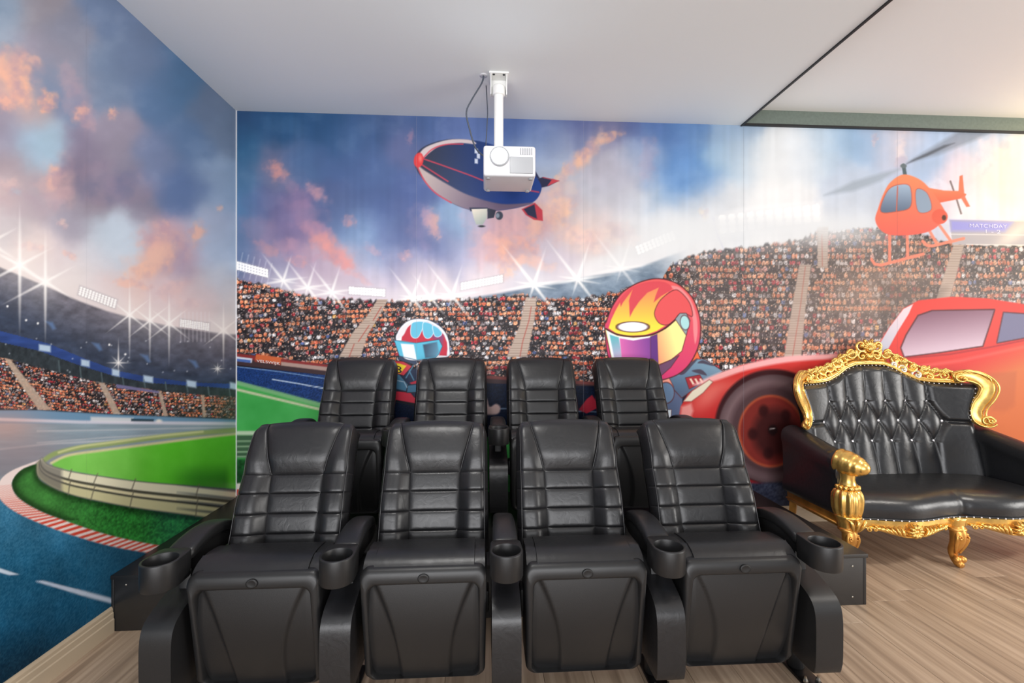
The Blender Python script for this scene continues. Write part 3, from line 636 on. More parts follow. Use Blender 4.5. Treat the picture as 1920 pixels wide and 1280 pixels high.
    s.line(k8([(165, 532), (260, 578), (400, 598), (560, 580), (680, 520), (780, 435)]), 3.0, K, 1, .9, True)
    s.poly(k8([(762,448),(800,400),(852,400),(884,460),(852,582)]), (146, 164, 170), line=1, lcol=K); s.ell(1100 + 842 / 4.571, 500 + 478 / 4.571, 8, 13, (170, 222, 222), line=.9, lcol=K, ang=-.15)
    s.ell(1100 + 395 / 4.571, 500 + 515 / 4.571, 28, 9, (244, 244, 248), line=1.4, lcol=K)
    s.poly(k8([(612,850),(720,800),(790,760),(720,860),(640,930),(610,930)]), (110, 72, 104), soft=1, line=.8, lcol=K)
    # plain red car
    CAR = [(1272,790),(1276,762),(1290,738),(1330,708),(1390,684),(1460,670),(1540,665),(1636,662),(1668,612),(1694,578),(1722,563),(1785,556),(1850,559),(1920,570),(2060,592),(2220,650),(2220,930),(1270,930)]
    s.poly(CAR, (214, 46, 40), soft=1.2, grad=((1500,600),(226,58,48),(1500,860),(186,26,32)))
    s.poly([(1300,722),(1340,702),(1400,682),(1470,668),(1545,664),(1640,662),(1640,668),(1540,674),(1470,680),(1400,694),(1340,714)], (246, 190, 190), soft=2.5, spline=True, alpha=.85)
    s.glow(1420, 712, 90, 10, (246, 110, 96), .5, -.2); s.glow(1330, 742, 40, 18, (248, 150, 134), .5, -.7)
    s.poly([(1282,752),(1298,733),(1330,712),(1336,716),(1318,736),(1296,752)], (226, 214, 190), soft=1.2, line=1, lcol=(140, 60, 56)); s.poly([(1274,790),(1278,762),(1296,756),(1300,770),(1292,792)], (240, 178, 170), soft=3, alpha=.7)
    s.poly([(1640,660),(1668,613),(1694,579),(1712,570),(1704,588),(1684,620),(1662,660)], (222, 196, 204), soft=1, grad=((1650,655),(176,180,196),(1700,575),(232,200,206)))
    s.poly([(1690,652),(1700,628),(1722,592),(1748,583),(1864,581),(1856,606),(1842,648),(1760,660),(1696,668)], (176, 140, 158), soft=1.2, line=2.2, lcol=(74, 26, 32), grad=((1760,584),(126,84,104),(1770,660),(206,180,196)))
    s.poly([(1882,586),(1940,590),(1990,620),(1870,642)], (112, 110, 142), soft=1.2, line=2, lcol=(84, 30, 36)); s.line([(1690, 672), (1780, 664), (1850, 652), (1960, 630)], 2.5, (150, 26, 36), .8, 1.5); s.line([(1700, 690), (1800, 676), (1920, 650)], 5, (244, 110, 100), .5, 3)
    s.poly([(1830,700),(1920,660),(2220,690),(2220,860),(1830,860)], (206, 126, 62), soft=26, alpha=.75)
    s.poly([(1852,700),(1906,696),(1902,760),(1884,772),(1862,770)], (170, 84, 54), soft=3, alpha=.35)
    s.ell(1450, 800, 110, 108, (58, 24, 28), soft=2.5); s.ell(1450, 804, 103, 102, (92, 70, 74), soft=2); s.ell(1446, 804, 92, 92, (150, 122, 126), soft=8, alpha=.6); s.ell(1448, 806, 80, 84, (84, 60, 64), soft=7); s.ell(1446, 808, 62, 68, (196, 84, 52), soft=2); s.ell(1446, 808, 58, 64, (140, 46, 40), soft=2); s.ell(1452, 812, 40, 46, (70, 28, 28), soft=9)
    for q in range(5):
        an = q * 2 * PI / 5 + .5; s.ell(1447 + 36 * math.cos(an), 808 + 42 * math.sin(an), 9, 11, (50, 20, 22), soft=3, alpha=.8)
    s.ell(1449, 806, 9, 10, (40, 22, 24), soft=2); s.line([(1444, 804), (1452, 803)], 2, (206, 190, 186))
    s.poly([(1270,898),(1420,905),(1480,903),(2220,900),(2220,1300),(1270,1300)], (46, 52, 74), soft=3, noise=.2)
    s.poly([(1100,748),(1110,740),(1125,762),(1100,775),(1085,768)], (176, 34, 54), soft=1)
    return np.clip(s.c, 0, 1)

def paint_left(x, y):
    s = Paint(x, y); x_, y_ = s.x, s.y
    s.field(s.near(-1e9, 1e9, -1e9, 660), LEFT_SKY, 24, 24)
    for k, (cx, cy, rx, ry, an, al, c) in enumerate([
        (20, 130, 34, 34, .3, .9, (242,178,146)), (42, 170, 22, 26, 0, .9, (244,180,146)), (15, 190, 22, 16, 0, .8, (236,170,148)), (88, 190, 17, 20, .4, .9, (240,172,142)), (152, 212, 16, 16, 0, .85, (242,176,148)), (60, 110, 20, 9, .3, .6, (220,170,155)),
        (165, 225, 14, 28, -.2, .5, (200,160,165)), (212, 212, 9, 12, .3, .85, (240,178,152)), (135, 150, 18, 34, -.4, .45, (190,158,168)), (104, 332, 18, 24, .2, .85, (240,180,155)), (110, 365, 26, 22, 0, .5, (205,170,175)), (20, 345, 20, 12, .1, .5, (222,186,180)), (28, 360, 12, 8, 0, .7, (170,182,196)),
        (118, 420, 10, 8, .5, .6, (235,195,182)), (300, 480, 44, 30, -.5, .9, (240,188,162)), (275, 505, 32, 14, -.3, .9, (244,188,156)), (285, 450, 30, 22, .2, .75, (232,178,166)), (312, 428, 16, 14, 0, .7, (228,178,166)), (370, 438, 18, 22, .3, .85, (236,182,160)), (245, 530, 36, 9, .1, .75, (240,184,164)),
        (320, 545, 34, 16, -.2, .55, (226,184,180)), (30, 150, 44, 50, .2, .55, (232,174,152)), (150, 200, 30, 40, -.3, .4, (200,160,165)), (110, 340, 34, 44, .1, .5, (215,172,168)), (310, 470, 60, 44, -.4, .55, (232,184,168)), (180, 345, 60, 40, .2, .45, (104,104,138)), (250, 350, 50, 34, -.2, .35, (108,112,150)), (60, 380, 60, 30, .1, .4, (180,160,170)), (350, 570, 30, 12, 0, .5, (226,190,188)), (130, 478, 16, 6, .6, .6, (240,188,172)), (60, 462, 30, 8, .2, .5, (240,200,190)), (412, 390, 6, 6, 0, .7, (235,190,170)), (340, 475, 14, 30, -.2, .5, (165,150,178))]):
        s.cloud(cx, cy, rx, ry, c, al, an, 50 + k)
    sky = lin(x_, [(-400,330),(0,500),(85,535),(150,564),(200,582),(243,594),(320,611),(420,625),(460,627)])
    gi = s.near(-1e9, 1e9, 300, 800); s.mix(gi, .62 * np.exp(-(np.abs(y_[gi] - sky[gi] + 6) / np.where(y_[gi] < sky[gi] - 6, 40.0, 22.0)) ** 1.6), (230, 218, 214))
    # dark upper stand
    b0 = lin(x_, [(-400,470),(0,620),(91,644),(156,671),(216,694),(275,706),(359,717),(460,720)]); b1 = lin(x_, [(-400,500),(0,641),(72,657),(153,686),(216,705),(275,717),(445,729),(460,730)])
    c0 = lin(x_, [(-400,600),(0,670),(24,675),(120,701),(187,717),(299,732),(383,741),(460,745)]); c1 = lin(x_, [(-400,770),(0,768),(72,768),(211,776),(311,780),(460,786)])
    di = np.nonzero((y_ > sky - 4) & (y_ < c0 + 4))[0]
    n = fbm(x_[di] / 14, y_[di] / 9, 61, 4)[:, None]; t = np.clip((y_[di] - sky[di]) / 90, 0, 1)[:, None]
    C = (np.array([112, 108, 118]) * (1 - t) + np.array([54, 64, 84]) * t) / 255 * (0.78 + .5 * n)
    s.mix(di, sstep(-2, 4, y_[di] - sky[di]), C)
    bi = np.nonzero((y_ > b0) & (y_ < b1))[0]; s.mix(bi, .9, np.array([40, 66, 132]) / 255 * (0.85 + .4 * fbm(x_[bi] / 30, y_[bi] / 8, 62)[:, None]))
    ui = np.nonzero((y_ > b1) & (y_ < c0 + 3))[0]; s.mix(ui, .9, np.array([44, 52, 56]) / 255 * (0.7 + .7 * fbm(x_[ui] / 6, y_[ui] / 8, 63)[:, None]))
    for (cx, cy, w) in ((84,653,11),(160,681,8),(217,699,7),(278,711,9),(359,720,9),(438,724,7)): s.poly([(cx-w,cy-8),(cx+w,cy-5),(cx+w,cy+7),(cx-w,cy+4)], (176, 200, 222), soft=2)
    for (cx, cy) in ((95,610),(182,650),(273,672),(363,682)): s.poly([(cx-10,cy-8),(cx+4,cy-6),(cx+10,cy+6),(cx+4,cy+8),(cx-2,cy)], (92, 124, 172), soft=2.5, alpha=.8)
    rr = random.Random(5)
    for k in range(26): s.ell(rr.uniform(5, 440), rr.uniform(630, 700), 1.2, 1.2, (214, 220, 228), soft=1.2, alpha=.7)
    for (cx, cy) in ((49,600),(71,606),(205,646),(235,664),(14,574)): s.ell(cx, cy, 2, 2, (245, 245, 245), soft=1.2)
    for k in range(9): xx = 110 + k * 40; s.line([(xx, lin(xx, [(0,645),(216,706),(445,731)]) + 0), (xx + 2, lin(xx, [(0,670),(187,717),(445,745)]))], 2.5, (92, 112, 118), .7)
    # crowd
    ci = np.nonzero((y_ > c0 - 3) & (y_ < c1 + 3))[0]
    C = crowd(x_[ci], y_[ci], (y_[ci] - c0[ci] * .55) / 5.0, 5.0, 6.2, 91)
    s.mix(ci, sstep(-2, 2, y_[ci] - c0[ci]) * sstep(2, -2, y_[ci] - c1[ci]), C)
    s.mix(ci, .5 * sstep(380, 440, x_[ci]) * (y_[ci] > c0[ci]), (92, 84, 80))
    for P in ([(8,671),(20,674),(58,722),(96,768),(72,768),(38,720)], [(184,716),(196,718),(212,748),(226,776),(212,776),(198,745)], [(296,732),(302,733),(309,758),(315,780),(307,780),(302,758)], [(377,740),(383,741),(386,782),(380,782)]):
        s.poly(P, (186, 164, 144), soft=1.2, alpha=.9)
    s.poly([(218,720),(298,733),(298,737),(218,727)], (112, 108, 150), soft=1)
    # barrier and road
    ri = np.nonzero(y_ > c1 - 2)[0]; y2 = y_[ri]
    s.mix(ri, sstep(-2, 3, y2 - c1[ri]), (104, 146, 180))
    s.poly([(170,781),(250,783),(250,793),(170,790)], (226, 224, 222), soft=2, alpha=.8); s.poly([(246,785),(288,786),(288,791),(246,790)], (20, 44, 60), soft=1.5); s.ell(298, 790, 6, 4, (245, 240, 226), soft=2)
    ri = s.near(-1e9, 1e9, 788, 1e9); s.mix(ri, sstep(791, 796, y_[ri]), np.array([138, 158, 172]) / 255 * (0.92 + .16 * fbm(x_[ri] / 40, y_[ri] / 6, 64)[:, None]))
    s.line([(0, 786), (150, 791), (460, 794)], 6, (228, 220, 230), .8, 1.8)
    for yy in (0, 1): s.line([(70, 808 + yy * 22), (200, 806 + yy * 14), (460, 800 + yy * 6)], 2.5, (196, 200, 206), .7, 1.6)
    s.line([(0, 842), (90, 832), (200, 826), (300, 818), (460, 806)], 3, (206, 208, 212), .7, 1.6)
    s.glow(10, 800, 70, 36, (214, 148, 130), .55); s.glow(40, 850, 90, 30, (150, 128, 132), .6); s.glow(0, 880, 70, 26, (132, 120, 126), .6)
    # blue asphalt in front; shade lying on the lower wall baked into its colour
    ai = s.near(-1e9, 1e9, 880, 1e9); xa, ya = x_[ai], y_[ai]
    sp = hsh(np.floor(xa / 2.2), np.floor(ya / 2.2), 71)[:, None]; lo = fbm(xa / 60, ya / 60, 72)[:, None]
    t = np.clip((ya - 930) / 330, 0, 1)[:, None]; r = np.clip(xa / 260, 0, 1)[:, None]
    C = (np.array([52, 110, 142]) * (1 - t) + np.array([8, 66, 100]) * t) / 255
    C = C * (1 - .35 * sstep(1150, 1270, ya)[:, None]) * (0.75 + .5 * lo) + (sp - .5) * 0.10 + np.array([-.01, .03, .05]) * np.exp(-((ya - 1060) / 70.0) ** 2)[:, None]
    s.mix(ai, sstep(895, 935, ya + .15 * xa), C)
    s.mix(ai, .5 * sstep(140, 300, xa) * sstep(960, 1020, ya), (22, 52, 70))
    s.poly([(-60,1052),(0,1065),(37,1077),(18,1078),(0,1073),(-60,1060)], (206, 220, 236), soft=1); s.poly([(65,1089),(80,1088),(160,1108),(240,1130),(232,1137),(150,1115)], (206, 218, 238), soft=1)
    # kerb
    KI = [(84,862),(72,868),(43,879),(26,896),(23,913),(36,934),(72,956),(120,975),(192,999),(250,1013),(304,1023),(380,1040)]; KO = [(84,858),(62,866),(24,881),(2,898),(-5,920),(5,941),(36,963),(96,989),(168,1013),(225,1027),(280,1037),(360,1056)]
    ki, ko = catmull(KI, 80), catmull(KO, 80)
    s.poly(list(ki) + list(ko[::-1]), (240, 220, 214), soft=1.2)
    n = len(ki); cuts = []
    pos = 0.34
    while pos < .97: cuts.append(pos); pos += 0.012 + 0.022 * max(0, pos - .34)
    for k, q in enumerate(cuts):
        a, b = int(q * (n - 1)), int((q + 0.0045 + .010 * max(0, q - .34)) * (n - 1)) + 1; a2, b2 = max(0, a - 12), max(1, b - 12)
        b = min(b, n - 1)
        al = float(sstep(.34, .6, q)); s.poly([ki[a], ki[b], ko[b2], ko[a2]], (222, 62, 40), soft=1, alpha=.25 + .75 * al)
    # outer grass
    GT = [(79,860),(72,872),(73,896),(96,912),(132,927),(182,939),(259,953),(371,968),(460,980)]
    gp = list(catmull(KI[1:11], 8)) + [(330, 1030), (460, 1000)] + list(catmull(GT, 8)[::-1])
    P = np.array(gp); i = s.near(P[:, 0].min() - 2, P[:, 0].max() + 2, P[:, 1].min() - 2, P[:, 1].max() + 2)
    if len(i):
        sd = poly_sd(x_[i], y_[i], P); nn = fbm(x_[i] / 3.2, y_[i] / 3.2, 81, 3)[:, None]; big = fbm(x_[i] / 30, y_[i] / 18, 82, 2)[:, None]
        q = sstep(60, 240, x_[i])[:, None]
        C = (np.array([70, 150, 62]) * (1 - q) + np.array([40, 128, 46]) * q) / 255 * (0.72 + .25 * big + (.2 + .7 * q) * (nn - .35))
        C = C * (1 - .45 * np.exp(-((sd + 2) / 9.0) ** 2)[:, None] * (y_[i] < 975)[:, None]); C[:, 2] += .10 * q[:, 0] * sstep(250, 330, x_[i])
        s.mix(i, np.clip(.5 - sd / 2.4, 0, 1), np.clip(C, 0, 1))
    # inner field
    IF = [(96,868),(130,853),(200,843),(300,830),(380,820),(460,811),(460,918),(371,911),(263,902),(189,892),(132,882),(100,874)]
    P = catmull(IF[:6], 6).tolist() + catmull(IF[6:], 6).tolist(); P = np.array(P); i = s.near(P[:, 0].min() - 2, 470, P[:, 1].min() - 2, P[:, 1].max() + 2)
    if len(i):
        sd = poly_sd(x_[i], y_[i], P); q = sstep(180, 330, x_[i])[:, None]
        C = (np.array([128, 214, 84]) * (1 - q) + np.array([92, 214, 40]) * q) / 255 + (fbm(x_[i] / 30, y_[i] / 30, 83)[:, None] - .5) * .08
        dk = (sstep(860, 900, y_[i]) * sstep(300, 380, x_[i]) * sstep(436, 420, x_[i]) * .6)[:, None]
        C = C * (1 - dk) + np.array([30, 110, 24]) / 255 * dk
        s.mix(i, np.clip(.5 - sd / 2.4, 0, 1), C)
    s.line(catmull(IF[:6], 6), 5, (224, 214, 160), .9, 1.6); s.line([(84,862),(104,850),(150,839),(210,831),(300,819),(380,811),(460,805)], 9, (150, 172, 96), .9, 2, True); s.line([(110,848),(150,837),(210,829),(300,817),(380,809)], 4, (226, 224, 160), .7, 1.6, True)
    # crash barrier
    T = np.array([(79,858),(84,866),(96,873),(132,883),(189,892),(263,902),(371,911),(460,919)], float); Bm = np.array([(69,868),(71,892),(94,911),(132,927),(182,939),(259,953),(371,968),(460,981)], float)
    ct, cb = catmull(T, 8), catmull(Bm, 8)
    for (f0, f1, c0_, c1_) in ((0,1,(96,98,84),(96,98,84)),(.03,.34,(236,230,196),(214,206,170)),(.34,.44,(74,74,62),(60,62,58)),(.44,.56,(226,216,170),(150,144,112)),(.56,.63,(60,62,56),(50,52,52)),(.63,.97,(206,200,150),(226,218,190))):
        a, b = ct + (cb - ct) * f0, ct + (cb - ct) * f1
        s.poly(list(a) + list(b[::-1]), c0_, soft=1.0)
    s.poly(list(ct[:22]) + list(cb[:22][::-1]), (112, 108, 102), soft=4, alpha=.75)
    w = s.near(330, 470, 900, 985); ins = poly_sd(x_[w], y_[w], np.array(list(ct) + list(cb[::-1]))) < 0 if len(w) else None
    if len(w): s.mix(w, .55 * ins * sstep(300, 390, x_[w]) * np.clip(np.sin((y_[w] - .11 * x_[w]) * .42), 0, 1), (26, 40, 60))
    for q in (.43, .57, .71, .87):
        k = int(q * (len(ct) - 1)); a, b = ct[k], cb[k]; s.line([a + (2, -3), a + (b - a) * .3 - (3, 0), a + (b - a) * .42, a + (b - a) * .8 - (3, 0), b - (4, 0)], 2.2, (112, 106, 88), .8, 1.1)
    # stars and light banks
    s.bank((150, 536), (220, 562), (146, 552), 12, 4); s.bank((338, 598), (393, 606), (337, 612), 13, 4)
    V = lambda k, d=1: [(90, 95 * k), (270, 110 * k), (28, 62 * k), (208, 88 * k * d), (152, 62 * k), (328, 66 * k)]
    s.star(-20, 455, V(1.1), 16, 1, 4); s.star(37, 497, V(1.25), 13, 1, 3.6); s.star(85, 528, V(1.1), 12, 1, 3.4)
    for (cx, cy, k) in ((243,590,.75),(281,601,.7),(317,606,.7),(419,619,.62)): s.star(cx, cy, [(90, 90*k), (270, 120*k), (38, 70*k), (218, 80*k), (142, 62*k), (322, 80*k)], 7, .95, 2.3)
    s.star(222, 680, [(90, 48), (270, 20), (0, 26), (180, 26), (45, 20), (135, 20), (225, 18), (315, 18)], 4, .95, 1.8); s.star(408, 691, [(90, 14), (270, 14), (0, 18), (180, 18), (45, 12), (135, 12), (225, 12), (315, 12)], 3, .95, 1.4)
    for k in range(8): s.line([(339 + k * 7.6, 585), (339 + k * 7.6, 640)], 1.4, (236, 234, 240), .45, 1.1)
    return np.clip(s.c, 0, 1)

FINE_B = [(735, 590, 850, 770, 0.9), (1125, 515, 1365, 780, 1.05), (770, 250, 1055, 430, 1.1), (1540, 236, 1830, 500, 1.3), (1265, 545, 1930, 700, 1.5), (1265, 700, 1500, 905, 1.9), (440, 460, 1930, 720, 1.35), (440, 200, 1930, 470, 2.4), (440, 700, 1270, 960, 2.2)]
FINE_L = [(-6, -6, 450, 480, 2.6), (-6, 470, 450, 800, 1.5), (-6, 790, 450, 1060, 1.8), (-6, 1050, 450, 1290, 2.4)]
def step_for(x0, x1, y0, y1, table):
    for (a, b, c, d, st) in table:
        if x1 > a and x0 < c and y1 > b and y0 < d: return st
    return 9.0

def mural_mesh(name, frame, s_edges, z_edges, table, paint, parent):
    """tiles of a flat print; frame(s, z) -> X, Y, Z arrays"""
    Vs, Fs, off = [], [], 0
    for i in range(len(s_edges) - 1):
        for j in range(len(z_edges) - 1):
            s0, s1, z0, z1 = s_edges[i], s_edges[i + 1], z_edges[j], z_edges[j + 1]
            cx, cy = project(*frame(np.array([s0, s1, s0, s1]), np.array([z0, z0, z1, z1])))
            st = step_for(cx.min(), cx.max(), cy.min(), cy.max(), table)
            nu = int(np.clip(math.ceil((cx.max() - cx.min()) / st), 2, 60)); nv = int(np.clip(math.ceil(max(abs(cy[2] - cy[0]), abs(cy[3] - cy[1])) / st), 2, 60))
            S, Z = np.meshgrid(np.linspace(s0, s1, nu + 1), np.linspace(z0, z1, nv + 1))
            Vs.append(np.stack(frame(S.ravel(), Z.ravel()), 1))
            a = (np.arange(nv)[:, None] * (nu + 1) + np.arange(nu)[None, :]).ravel() + off
            Fs.append(np.stack([a, a + 1, a + nu + 2, a + nu + 1], 1)); off += (nu + 1) * (nv + 1)
    V = np.concatenate(Vs); F = np.concatenate(Fs)
    me = bpy.data.meshes.new(name); me.vertices.add(len(V)); me.vertices.foreach_set('co', V.astype(np.float32).ravel())
    me.loops.add(F.size); me.loops.foreach_set('vertex_index', F.astype(np.int32).ravel())
    me.polygons.add(len(F)); me.polygons.foreach_set('loop_start', np.arange(0, F.size, 4, dtype=np.int32))
    me.polygons.foreach_set('loop_total', np.full(len(F), 4, dtype=np.int32)); me.update(calc_edges=True)
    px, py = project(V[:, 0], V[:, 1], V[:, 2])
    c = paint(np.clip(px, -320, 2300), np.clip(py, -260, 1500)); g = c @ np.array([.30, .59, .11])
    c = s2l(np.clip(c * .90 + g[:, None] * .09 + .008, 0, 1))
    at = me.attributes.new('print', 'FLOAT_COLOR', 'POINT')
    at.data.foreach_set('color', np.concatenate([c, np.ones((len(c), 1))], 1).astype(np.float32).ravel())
    me.materials.append(M['mural'])
    o = bpy.data.objects.new(name, me); COL.objects.link(o); o.parent = parent
    return o
# ------------------------------------------------------------------ the room
XR = 4.6; YF = -2.6
wall_back = struct(box('wall_back', (XL - 0.1, XR, D, D + 0.1, 0, ZC2 + 0.05), M['plaster']))
wall_left = struct(box('wall_left', (XL - 0.1, XL, 0.25, D, 0, ZC2 + 0.05), M['plaster']))
ceiling = struct(box('ceiling', (XL - 0.1, XR, YF, D + 0.1, ZC2, ZC2 + 0.08), M['ceil']))
sof = box('soffit_panel', (XL - 0.02, XS, YF, D, ZC, ZC2 + 0.01), M['soffit'], ceiling)
edge = box('soffit_edge', (XS, XS + 0.012, YF, D, ZC - 0.008, ZC2), M['black'], ceiling)
floor = struct(box('floor', (XL - 0.1, XR, YF, D + 0.1, -0.06, -0.004), mat('subfloor', rgb(120, 98, 78), 0.7)))

# vinyl planks (room depth runs along the planks)
PW, PL = 0.183, 1.22
rp = random.Random(3)
plank_me = None
ncol = int(math.ceil((XR - XL) / PW))
for i in range(ncol):
    off = rp.uniform(0, PL); y = 0.55 - off
    x0 = XL + i * PW
    while y < D:
        y0, y1 = max(y, 0.55), min(y + PL, D)
        full = (y0 == y and y1 == y + PL)
        if y1 - y0 > 0.02:
            if full and plank_me is not None:
                o = bpy.data.objects.new('plank', plank_me); COL.objects.link(o)
            else:
                bm = box_bm(0.0008, PW - 0.0008, 0.0006, (y1 - y0) - 0.0006, -0.004, 0.0, bev=0.0007, seg=1)
                o = bm_obj('plank', bm, M['wood'])
                if full: plank_me = o.data
            o.parent = floor; o.location = (x0, y0, 0)
        y += PL

# wallpaper drops on the back wall and on the left wall
SEAM = [XL, -0.456, 0.664, 1.784, 2.904, 4.024, XR]
def fr_back(s_, z_): return s_, np.full_like(s_, D - 0.0008), z_
def fr_left(s_, z_): return np.full_like(s_, XL + 0.0008), s_, z_
for k in range(len(SEAM) - 1):
    zt = ZC if SEAM[k] < XS - 0.3 else ZC + 0.005
    gap = 0.0005
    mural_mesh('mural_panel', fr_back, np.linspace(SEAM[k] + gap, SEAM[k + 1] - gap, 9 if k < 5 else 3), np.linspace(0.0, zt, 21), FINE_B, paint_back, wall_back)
LS = [0.3, 0.82, 1.94, D - 0.001]
for k in range(3):
    n = max(3, int(round((LS[k + 1] - LS[k]) / 0.14)))
    mural_mesh('mural_panel', fr_left, np.linspace(LS[k] + 0.00015, LS[k + 1] - 0.00015, n + 1), np.linspace(0.0, ZC, 21), FINE_L, paint_left, wall_left)

# printed lettering of the mural, flat on the wall
def wall_point(px, py, eps=0.002):
    x = px - 960; Xp, Yp = x * CS + FPX * SN, -x * SN + FPX * CS
    k = (D - eps) / Yp
    return Vector((Xp * k, D - eps, H + (640 - py) * k))
def lettering(txt, px0, py0, px1, py1, hpx, color):
    cu = bpy.data.curves.new('lettering', 'FONT'); cu.body = txt; cu.size = 1.0; cu.align_x = 'LEFT'
    t = bpy.data.objects.new('lettering_tmp', cu); COL.objects.link(t)
    me = bpy.data.meshes.new_from_object(t); bpy.data.objects.remove(t); bpy.data.curves.remove(cu)
    co = np.array([v.co[:] for v in me.vertices]); mn, mx = co.min(0), co.max(0)
    a, b = wall_point(px0, py0), wall_point(px1, py1)
    up = wall_point(px0, py0 - hpx) - a; e1 = b - a
    for v in me.vertices:
        u = (v.co.x - mn[0]) / (mx[0] - mn[0]); w = (v.co.y - mn[1]) / (mx[1] - mn[1])
        p = a + e1 * u + up * w; v.co = (p.x, D - 0.002, p.z)
    me.name = 'lettering'; me.materials.clear(); me.materials.append(mat('lettering_ink', color, 0.5))
    o = bpy.data.objects.new('lettering', me); COL.objects.link(o); o.parent = wall_back
    return o
lettering('VELSWIJK', 481, 680, 525, 685.5, 6.5, rgb(226, 222, 220))
lettering('MATCHDAY', 1818, 426, 1888, 428, 7, rgb(206, 204, 236))
lettering('1 - 2', 1848, 437, 1876, 438, 7, rgb(214, 210, 226))
lettering('8', 739.5, 697, 753, 700, 13, rgb(30, 24, 24))

# trims
tr = struct(box('trim_1', (XS + 0.012, XR, D - 0.012, D - 0.0015, ZC + 0.008, ZC2), M['strip']))
struct(box('trim_2', (XS + 0.012, XR, D - 0.020, D - 0.0015, ZC - 0.006, ZC + 0.008), M['black']))
struct(box('trim_3', (XL, XL + 0.006, D - 0.007, D - 0.001, 0.25, ZC), M['white']))
def baseboard(name, p0, p1, inward):
    prof = [(0, 0), (0.016, 0), (0.016, 0.055), (0.013, 0.06), (0.013, 0.082), (0.010, 0.086), (0.010, 0.098), (0.006, 0.108), (0, 0.108)]
    V = []; F = []; n = len(prof)
    for p in (p0, p1):
        for d, z in prof: V.append((p[0] + inward[0] * d, p[1] + inward[1] * d, z))
    for i in range(n): F.append((i, (i + 1) % n, n + (i + 1) % n, n + i))
    F += [tuple(range(n))[::-1], tuple(range(n, 2 * n))]
    return struct(mesh_obj(name, V, F, M['base']))
baseboard('baseboard_left', (XL + 0.001, 0.3), (XL + 0.001, 2.058), (1, 0))
baseboard('baseboard_back', (1.815, D - 0.001), (XR, D - 0.001), (0, -1))

# seating riser under the back row
RX0, RX1, RY, RH = XL + 0.003, 1.807, 2.06, 0.243
ris = thing('seating_riser', 'low black wooden riser carrying the back row of cinema chairs', 'riser', (0, RY, 0))
box('top_board', (RX0, RX1 + 0.004, -0.006, D - RY - 0.004, RH - 0.018, RH), M['riser'], ris, bev=0.0015)
box('front_panel', (RX0 + 0.012, RX1 - 0.016, 0.0, 0.018, 0.001, RH - 0.018), M['riser'], ris, bev=0.001)
box('end_panel', (RX1 - 0.015, RX1, 0.0, D - RY - 0.02, 0.001, RH - 0.018), M['riser'], ris, bev=0.0015)
box('corner_post', (RX0, RX0 + 0.011, -0.001, 0.03, 0.001, RH - 0.018), M['riser'], ris, bev=0.001)
for (xx, zz) in ((RX1 - 0.07, 0.185), (RX1 - 0.07, 0.04), (RX0 + 0.06, 0.2)):
    V, F = lathe_vf([(0.004, 0), (0.004, 0.002), (0.002, 0.003)], 10, center=(xx, 0.0, zz), axis=[[1, 0, 0], [0, 0, -1], [0, 1, 0]])
    mesh_obj('screw', V, F, M['steel'], ris)
# ------------------------------------------------------------------ cinema chairs
ZB = np.array([.908, .88, .80, .70, .60, .50, .42, .34]); YB = np.array([.462, .448, .406, .362, .326, .296, .268, .236])
_c = catmull(np.stack([YB, ZB], 1), 16); _s = np.concatenate([[0], np.cumsum(np.hypot(*np.diff(_c, axis=0).T))])
S_END = 0.53
def back_line(s_):
    y = np.interp(s_, _s, _c[:, 0]); z = np.interp(s_, _s, _c[:, 1])
    y2 = np.interp(s_ + .01, _s, _c[:, 0]); z2 = np.interp(s_ + .01, _s, _c[:, 1])
    ty, tz = (y2 - y), (z2 - z); l = math.hypot(ty, tz) + 1e-9
    return y, z, tz / l, -ty / l                       # point and front normal (towards -y, up)
HEAD = 0.222; ROWS = [HEAD, .296, .372, .446, .52]
def seam_u(s_): return np.interp(s_, [0, HEAD, S_END], [.74, .47, .42])
def half_w(s_): return np.interp(s_, [0, .05, .2, S_END], [.212, .216, .218, .221])
def back_pt(u, s_, extra=0.0, thick=0.0):
    au = abs(u)
    top = (0.014 * u * u + 0.030 * max(0, (au - .84) / .16) ** 2.6) * max(0, 1 - s_ / 0.20)
    se = s_ + top
    y, z, ny, nz = back_line(se)
    bol = np.interp(s_, [0, .1, HEAD, .33, S_END], [.0, .006, .024, .042, .050])
    d = bol * float(sstep(seam_u(s_) - .03, seam_u(s_) + .22, au)) - 0.045 * max(0, (au - .86) / .14) ** 2.4
    t_ = s_ / HEAD
    d += 0.022 * float(sstep(-.25, .35, t_) * (1 - sstep(.66, 1.0, t_))) * (1 - .30 * u * u) if s_ < HEAD else 0.0
    d -= 0.018 * math.exp(-(s_ / 0.018) ** 2)
    d += extra - thick
    return (u * half_w(s_), y + ny * d, z + nz * d)
def panel(name, u0, u1, s0, s1, parent, nu=14, nv=12, puff=0.009, edge=0.004):
    """u0/u1 are functions of s; a sewn leather panel that puffs up between its seams"""
    def fn(a, b):
        s_ = s0 + (s1 - s0) * b; ua, ub = u0(s_), u1(s_); u = ua + (ub - ua) * a
        p = abs(2 * a - 1); q = abs(2 * b - 1)
        if abs(ua) > .99 and a < .5 or abs(ub) > .99 and a > .5: p = 0
        if s0 == 0 and b < .5: q = 0
        e = .42 * puff * (1 - p ** 8) * (1 - q ** 8) - edge * max(p ** 24, q ** 24)
        return back_pt(u, s_, e)
    # denser grid near the borders
    def warp(t): return 0.5 - 0.5 * math.cos(PI * t)
    V, F = grid_vf(lambda a, b: fn(warp(a), warp(b)), nu, nv)
    return mesh_obj(name, V, F, M['leather'], parent, True)

